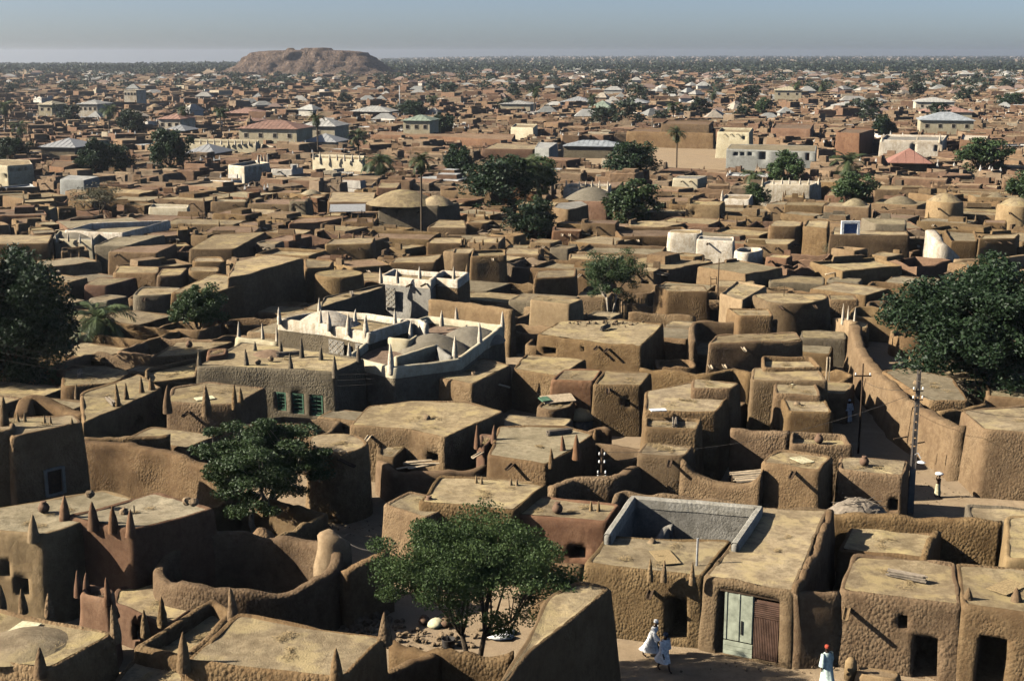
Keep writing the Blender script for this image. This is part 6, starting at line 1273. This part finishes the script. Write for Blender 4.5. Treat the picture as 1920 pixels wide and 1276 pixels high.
for k in range(7): MB().box((random.uniform(-.3, 1.0), random.uniform(-.1, .6) + .08 * k, .05 + .035 * k), (random.uniform(1.2, 2.2), .2, .03), random.uniform(-.35, .35), .06).build('plank', 'wood_pale', t)
b = at(1046, 748, 2.35); t = thing('roof_panel', 'pale board roof tilted over the round kitchen hut', 'panel', b, None, .35); MB().box((0, 0, .05), (2.3, 1.0, .06), 0, .30).build('board', 'wood_pale', t); MB().box((-1.0, -.1, .12), (.7, .6, .07), .2, .25).build('green_sheet', 'shutter_green', t)
b = P(1088, 752); q = P(1088, 738, 1.9)
t = thing('striped_cloth', 'black and white striped cloth hung beside the boxy mud house', 'cloth', (q[0], q[1] - .3, 0), None, -.15)
for k in range(11): MB().box((-.95 + .18 * k, .03 * math.sin(k), 1.35), (.17, .03, 1.1 + .08 * math.sin(k * 1.7)), 0, .12).build('stripe', 'cloth_white' if k % 2 else 'cloth_dark', t)
MB().tube([(-1.1, .1, 1.9), (1.1, .1, 1.95)], .03, 5).build('pole', 'wood_dark', t)
for s in (-1.05, 1.05): MB().tube([(s, .1, -.1), (s, .1, 2.0)], .04, 5).build('post', 'wood_dark', t)
b = P(866, 752, .8); put(MB().box((0, 0, .45), (.62, .05, 1.0), .2, -.25), 'green_panel', 'shutter_green', 'green painted board leaning by the sloping grass-topped house', 'board', (b[0], b[1] - .2, 0.1))
b = P(1088, 812); t = thing('granary_basket', 'low straw-capped basket granary beside the pinnacle house', 'granary', (b[0], b[1], 0)); MB().lathe([(.80, 0), (.92, .5), (.95, .9), (.90, 1.15)], 18, jit=.03).build('basket', 'wood_grey', t, True); MB().lathe([(1.02, 1.1), (.9, 1.35), (.6, 1.6), (.2, 1.75), (.04, 1.78)], 18, jit=.04).build('straw_cap', 'straw', t, True)
POT = MB().lathe([(.10, 0), (.22, .06), (.27, .19), (.22, .33), (.12, .39), (.15, .43), (.10, .43), (.09, .38)], 14).mesh('cooking_pot', 'pot', True)
for lab, x, y, s in (('round pale clay pot standing alone in the bright yard', 1173, 858, 1.15), ('black cooking pot by the stepped compound, largest of its cluster', 1192, 804, 1.1), ('black cooking pot at the front of its cluster', 1184, 812, .9), ('black cooking pot squeezed in the middle of its cluster', 1186, 800, .8), ('small black cooking pot at the end of its cluster', 1178, 798, .75), ('dark cooking pot under the bright feathery acacia', 795, 1170, 1.0), ('dark rounded pot beside the bundle under the acacia', 838, 1174, 1.1)):
    q = P(x, y); tag(obj('cooking_pot', POT, None, (q[0], q[1], 0), (0, 0, random.random() * 6), (s, s, s)), lab, 'pot')
q = P(841, 1212); put(MB().lathe([(.26, 0), (.27, .04), (.30, .36), (.31, .40), (.28, .40), (.25, .05)], 18), 'metal_tub', 'wire', 'dark open metal tub on the yard floor', 'tub', (q[0], q[1], 0), True)
q = P(818, 1172); put(MB().lathe([(.15, 0), (.42, .06), (.40, .2), (.2, .32), (.04, .34)], 14, jit=.12), 'cloth_bundle', 'cloth_yellow', 'pale cloth bundle beneath the bright feathery acacia', 'bundle', (q[0], q[1], 0), True)
for lab, x, y, s in (('white sack lying near the acacia trunks', 938, 1196, 1.0), ('smaller white sack beside the larger sack', 950, 1186, .8), ('white sack heap in the bright yard by the compound', 1160, 803, 1.2)):
    q = P(x, y); o = put(MB().lathe([(.2, 0), (.42, .05), (.44, .16), (.25, .26), (.03, .28)], 12, jit=.16), 'sack', 'cloth_white', lab, 'sack', (q[0], q[1], 0), True); o.scale = (s * 1.3, s * .8, s * .9)
STONE = []
for k in range(4):
    bm = bmesh.new(); bmesh.ops.create_icosphere(bm, subdivisions=2, radius=.22)
    for v in bm.verts: v.co *= 1 + .25 * math.sin(v.co.x * 19 + k) * math.cos(v.co.y * 17 + v.co.z * 13 + k)
    me = bpy.data.meshes.new('stone'); bm.to_mesh(me); bm.free(); me.materials.append(MATS['stone']); STONE.append(me)
for lab, x, y, z, m in (('pale stone on the edge of the grey-topped roof', 168, 926, 5.05, 'plaster_cream'), ('white stone on the back edge of the tall red house', 350, 939, 5.3, 0), ('second white stone on the back edge of the tall red house', 362, 941, 5.3, 0), ('stone lying on the grey-walled pinnacle roof', 508, 672, 4.75, 0), ('smaller stone on the grey-walled pinnacle roof', 484, 678, 4.75, 0)):
    q = P(x, y, z); tag(obj('stone', STONE[int(x) % 4], None, tuple(q), (0, 0, x), (1, 1, .9)), lab, 'stone')
# worn pillar of clay inside the ruin
q = P(488, 1098); VV = []; n = 16
prof = [(.62, 0), (.5, .5), (.34, 1.0), (.30, 1.4), (.42, 1.8), (.62, 2.1), (.66, 2.45), (.5, 2.75), (.2, 2.95), (.03, 3.0)]
for r_, z in prof:
    for k in range(n): a_ = 6.283 * k / n; VV.append((r_ * math.cos(a_) + .25 * z / 3, r_ * .8 * math.sin(a_), z))
VV = np.array(VV) ; VV += vn3(VV, 1.6, 3) * .16
tag(obj('clay_pillar', mesh_np('clay_pillar', VV, [(i * n + k, i * n + (k + 1) % n, (i + 1) * n + (k + 1) % n, (i + 1) * n + k) for i in range(len(prof) - 1) for k in range(n)], None, ('mud',)), None, (q[0], q[1], 0)), 'worn mushroom-shaped clay pillar standing inside the ruined hut', 'pillar')
# mud bench by the street
H('low rounded mud bench built against the street wall', [(1602, 1262), (1684, 1272), (1690, 1256), (1610, 1246)], .55, 'mud_smooth', 'mud_smooth', par=.03, w=.15, r=.25, cat='bench', name='mud_bench', batter=.15, mark_it=False)
q = P(1594, 1272); put(MB().lathe([(.26, 0), (.26, .5), (.24, .75), (.15, .92), (.03, .97)], 14, jit=.04), 'bench_knob', 'mud_smooth', 'rounded clay post at the end of the mud bench', 'post', (q[0], q[1], 0), True)
# white finials on the pale gate wall
for k, (x, yt, yb) in enumerate(((1580, 568, 600), (1590, 572, 602), (1602, 576, 608))):
    q = P(x, yb, 3.2); tag(obj('finial', CONES['plaster_white'][k % 4], None, tuple(q), (0, 0, 0), (.6, .6, (yb - yt) / ppm(q))), ['white finial crowning the outer end of the pale gate wall', 'white finial in the middle of the pale gate wall', 'white finial on the inner end of the pale gate wall'][k], 'finial')
# white fence pinnacles left of the palace
for k, (x, yt, yb) in enumerate(((448, 602, 632), (493, 606, 636), (520, 612, 640), (579, 620, 644), (607, 626, 654))):
    q = P(x, yb, 2.9); tag(obj('finial', CONES['plaster_white'][k % 4], None, tuple(q), (0, 0, k), (.75, .75, (yb - yt) / ppm(q))), ['outermost pale finial on the low palace fence', 'second pale finial on the low palace fence', 'pale finial where the low fence meets the palace front', 'pale finial before the plain palace wall', 'pale finial before the first relief panel of the palace'][k], 'finial')
# stalk fence beside the bushy tree
a, b = P(1128, 600), P(1212, 596); t = thing('stalk_fence', 'fence of dry upright stalks round the bushy yard tree', 'fence', ((a[0] + b[0]) / 2, a[1], 0))
for k in range(70):
    f = k / 69; q = a + (b - a) * f; x = q[0] - (a[0] + b[0]) / 2; h_ = random.uniform(1.6, 2.4); MB().tube([(x, q[1] - a[1], -.05), (x + random.uniform(-.12, .12), q[1] - a[1] + random.uniform(-.05, .05), h_)], .035, 4).build('stalk', 'straw', t)
for z in (.6, 1.4): MB().tube([(a[0] - (a[0] + b[0]) / 2, -.05, z), (b[0] - (a[0] + b[0]) / 2, b[1] - a[1] - .05, z)], .04, 5).build('rail', 'wood_grey', t)
# ladder of the pale house
q = P(1338, 572); t = thing('ladder', 'wooden ladder leaning by the pale sunlit house', 'ladder', (q[0], q[1], 0))
for s in (-.3, .3): MB().tube([(s, 0, 0), (s, .5, 2.9)], .045, 5).build('rail', 'wood_dark', t)
for k in range(6): MB().tube([(-.32, .08 + .075 * k, .4 + .45 * k), (.32, .08 + .075 * k, .4 + .45 * k)], .035, 5).build('rung', 'wood_dark', t)
# washing on the small white mansion, white-framed window, lean-to sheets
q = P(136, 470, 2.0); put(MB().box((0, 0, 0), (1.1, .05, 1.5)), 'washing', 'cloth_blue', 'blue cloth hung out on the small white mansion', 'cloth', (q[0], q[1] - .2, 2.2)); q = P(144, 470, 2.0); put(MB().box((0, 0, 0), (.7, .05, 1.7)), 'washing', 'cloth_white', 'white cloth hung out on the small white mansion', 'cloth', (q[0], q[1] - .25, 2.2))
q = P(1594, 436, 4.5); t = thing('window_box', 'white framed blue window standing above the large walled house', 'window', (q[0], q[1], 4.3)); MB().box((0, .1, .7), (1.6, .3, 1.2)).build('pane', 'cloth_blue', t)
for x, z, w_, h_ in ((-.95, .75, .3, 1.7), (.95, .75, .3, 1.7), (0, 1.45, 1.6, .3)): MB().box((x, 0, z), (w_, .35, h_)).build('frame', 'paint_white', t)
q = P(652, 394, 3.6); t = thing('tin_canopy', 'flat tin sheet canopy over the reddish shed-fronted house', 'canopy', (q[0], q[1], 0)); MB().box((0, 0, 3.9), (5.0, 4.5, .08), .1, .12).build('sheet', 'tin', t)
for x, y in ((-2.2, -1.9), (2.2, -1.9), (2.2, 1.9), (-2.2, 1.9)): MB().tube([(x, y, -.1), (x, y, 3.8)], .07, 5).build('post', 'wood_dark', t)
# thin drain pole on the doorway house, post and panel on the low block
q = P(1303, 1096, 2.2); put(MB().tube([(0, 0, 0), (.03, 0, 2.9)], .05, 6), 'drain_pole', 'tin', 'upright grey pole fixed to the doorway house', 'pole', (q[0], q[1] - .25, 1.6))
q = P(1651, 960, .2); put(MB().tube([(0, 0, 0), (0, 0, 2.4)], .07, 6), 'clay_post', 'mud_smooth', 'pale slim post against the low block by the street pole', 'post', (q[0], q[1], 0))
q = P(1671, 958, .4); put(MB().box((0, 0, .55), (.75, .06, .9)), 'pale_panel', 'wood_pale', 'pale square panel standing in the dark opening by the street pole', 'panel', (q[0], q[1] - .35, .35))
q = P(1234, 768, 4.6); put(MB().box((0, 0, 0), (.95, .5, .05), .15), 'bright_sheet', 'cloth_white', 'bright flat sheet lying on the broad stepped roof', 'sheet', tuple(q))
for k, x in enumerate((1546, 1551)): q = P(x, 760); put(MB().tube([(0, 0, 0), (.1, .25, 3.6)], .06, 6), 'prop_pole', 'wood_pale', ['pale pole propped against the narrow upper block', 'second pale pole propped against the narrow upper block'][k], 'pole', (q[0], q[1], 0))
# beams sticking out of the long smooth wall
for k, (x, y) in enumerate(((1650, 705), (1798, 812), (1815, 825), (1690, 822), (1722, 832))):
    q = P(x, y, 2.2); put(MB().tube([(.4, .1, .1), (-.5, -.1, 0)], .05, 5), 'wall_beam', 'wood_dark', ['beam jutting from the smooth street wall by the thatch-topped house', 'upper beam jutting from the corner house', 'lower beam jutting from the corner house', 'low stick jutting from the smooth street wall', 'second low stick jutting from the smooth street wall'][k], 'beam', tuple(q))
# rubble
def rubble(label, x, y, rx, ry, n, seed, z=0.0, s=.5):
    r_ = np.random.default_rng(seed); c = P(x, y, z); k = ppm(c); V = []; Q = []; base = np.array([v.co[:] for v in STONE[seed % 4].vertices]); F_ = np.array([p.vertices[:] for p in STONE[seed % 4].polygons])
    for i in range(n):
        sc = s * r_.uniform(.25, 1.0) ** 1.5; off = r_.normal(size=2) * [rx, ry] * .5; hz = max(0, .25 * s * (2 - np.hypot(off[0] / rx, off[1] / ry) * 3)) * r_.random(); V.append(base * sc * r_.uniform(.7, 1.3, 3) + [c[0] + off[0], c[1] + off[1], z + hz + .03]); Q.append(F_ + i * len(base))
    tag(obj('rubble', mesh_np('rubble', np.concatenate(V), None, np.concatenate(Q), ('stone',), None, False)), label, None, None, 'stuff')
rubble('clay rubble strewn beside the broken wall end', 665, 1162, 2.2, 1.6, 160, 1, s=.9); rubble('scattered clods along the curved yard wall', 800, 1198, 3.5, 1.2, 120, 2, s=.6); rubble('stones littering the street edge', 1500, 1250, 5, 1.0, 70, 3, s=.25); rubble('stones littering the open yard floor', 650, 990, 3, 2.0, 50, 0, s=.3); rubble('clods fallen inside the ruined hut', 450, 1085, 2.5, 2.2, 120, 1, s=.7)
rubble('roof rubble on the wide crumbling house', 1140, 606, 3.2, 1.0, 60, 2, z=3.65, s=.6); rubble('pebbles along the sunlit street', 1720, 900, 3.0, 5.0, 120, 3, s=.22)
# dry straw lying on the near roofs
def straw():
    r_ = np.random.default_rng(77); C_ = []
    for o in list(C.objects):
        if o.type == 'EMPTY' and o.name.startswith('mud_house') and o.location.y < 125 and 'swollen' not in o['label']:
            rf = [c for c in o.children if c.name.startswith('roof')]
            if not rf: continue
            co = np.array([v.co[:] for v in rf[0].data.vertices]) + np.array(o.location); npatch = r_.integers(2, 6)
            for _ in range(npatch):
                c = co[r_.integers(len(co))] * .7 + co[-1] * .3; n = int(r_.integers(120, 320)); nb = co[np.argsort(((co - c) ** 2).sum(1))[:14]]
                f = r_.random(n)[:, None]; p = nb[r_.integers(len(nb), size=n)] * f + nb[r_.integers(len(nb), size=n)] * (1 - f); p = p * .94 + co[-1] * .06; p[:, 2] = c[2] + .03 + r_.uniform(0, .06, n); p[:, :2] += r_.normal(size=(n, 2)) * .06; C_.append(p)
    cen = np.concatenate(C_); V, Q = leaf_cloud(cen, .15, .13); V[:, 2] = np.repeat(cen[:, 2], 4) + (V[:, 2] - np.repeat(cen[:, 2], 4)) * .3
    tag(obj('roof_straw', mesh_np('roof_straw', V, Q, None, ('straw',), None, False)), 'loose dry straw scattered over the near roofs', None, None, 'stuff')
straw()

# things left lying on the near roofs
MAT_ME = MB().box((0, 0, .012), (1.7, .95, .025)).mesh('sleeping_mat', 'straw'); BUN = MB()
for k in range(9): BUN.tube([(-.8 + random.uniform(-.1, .1), .09 * (k % 3), .06 + .10 * (k // 3)), (.8 + random.uniform(-.1, .1), .09 * (k % 3) + random.uniform(-.05, .05), .06 + .10 * (k // 3))], .05, 5)
BUN_ME = BUN.mesh('firewood_bundle', 'wood_grey'); JAR = MB().lathe([(.12, 0), (.24, .1), (.27, .26), (.20, .42), (.11, .50), (.15, .55), (.09, .55)], 12).mesh('water_jar', 'pot', True); CL_ME = MB().box((0, 0, .015), (1.2, .8, .03), .2).mesh('drying_cloth', 'cloth_yellow')
rr_ = np.random.default_rng(101); seen_lab = set()
for o in list(C.objects):
    if o.type == 'EMPTY' and o.name.startswith('mud_house') and o.location.y < 118 and 'swollen' not in o['label'] and rr_.random() < .5:
        rf = [c for c in o.children if c.name.startswith('roof')]
        if not rf: continue
        co = np.array([v.co[:] for v in rf[0].data.vertices]) + np.array(o.location); kind = int(rr_.integers(5)); q = co[rr_.integers(len(co))] * .6 + co[-1] * .4; words = o['label'].split()
        nm, me_, cat_ = (('sleeping_mat', MAT_ME, 'mat'), ('firewood_bundle', BUN_ME, 'firewood'), ('water_jar', JAR, 'jar'), ('drying_cloth', CL_ME, 'cloth'), ('roof_stone', STONE[kind % 4], 'stone'))[kind]
        lab = ('straw mat on the ', 'stacked sticks on the ', 'clay jar on the ', 'pale cloth on the ', 'loose stone on the ')[kind] + ' '.join(words[:11])
        while lab.split()[-1] in ('with', 'and', 'a', 'the', 'of', 'on', 'its', 'by', 'in', 'to', 'beside', 'along', 'below', 'behind', 'above', 'between', 'from', 'at', 'facing', 'two', 'next', 'under', 'over', 'long', 'tall', 'square', 'green', 'small', 'low', 'dark', 'running', 'grey', 'wide', 'mud', 'pale', 'white', 'framed'): lab = ' '.join(lab.split()[:-1])
        if lab in seen_lab: continue
        seen_lab.add(lab); tag(obj(nm, me_, None, (q[0], q[1], max(q[2], co[:, 2].mean()) + .03), (0, 0, rr_.uniform(0, 3)), (1, 1, 1)), lab, cat_)
# ------------------------------------------------------------------ the dusty air
hm = bpy.data.materials.new('haze'); hm.use_nodes = True; ht = hm.node_tree; ht.nodes.clear()
ho = ht.nodes.new('ShaderNodeOutputMaterial'); pv = ht.nodes.new('ShaderNodeVolumePrincipled'); ht.links.new(pv.outputs[0], ho.inputs['Volume'])
pv.inputs['Color'].default_value = (.80, .86, .95, 1); pv.inputs['Density'].default_value = HAZE; pv.inputs['Anisotropy'].default_value = .55
hb = MB().box((0, 4650, -10), (15000, 9900, 108)); me = bpy.data.meshes.new('haze'); me.from_pydata(hb.v, [], hb.f); me.materials.append(hm)
tag(obj('haze', me), 'thin dusty haze lying over the whole plain', None, None, 'stuff')
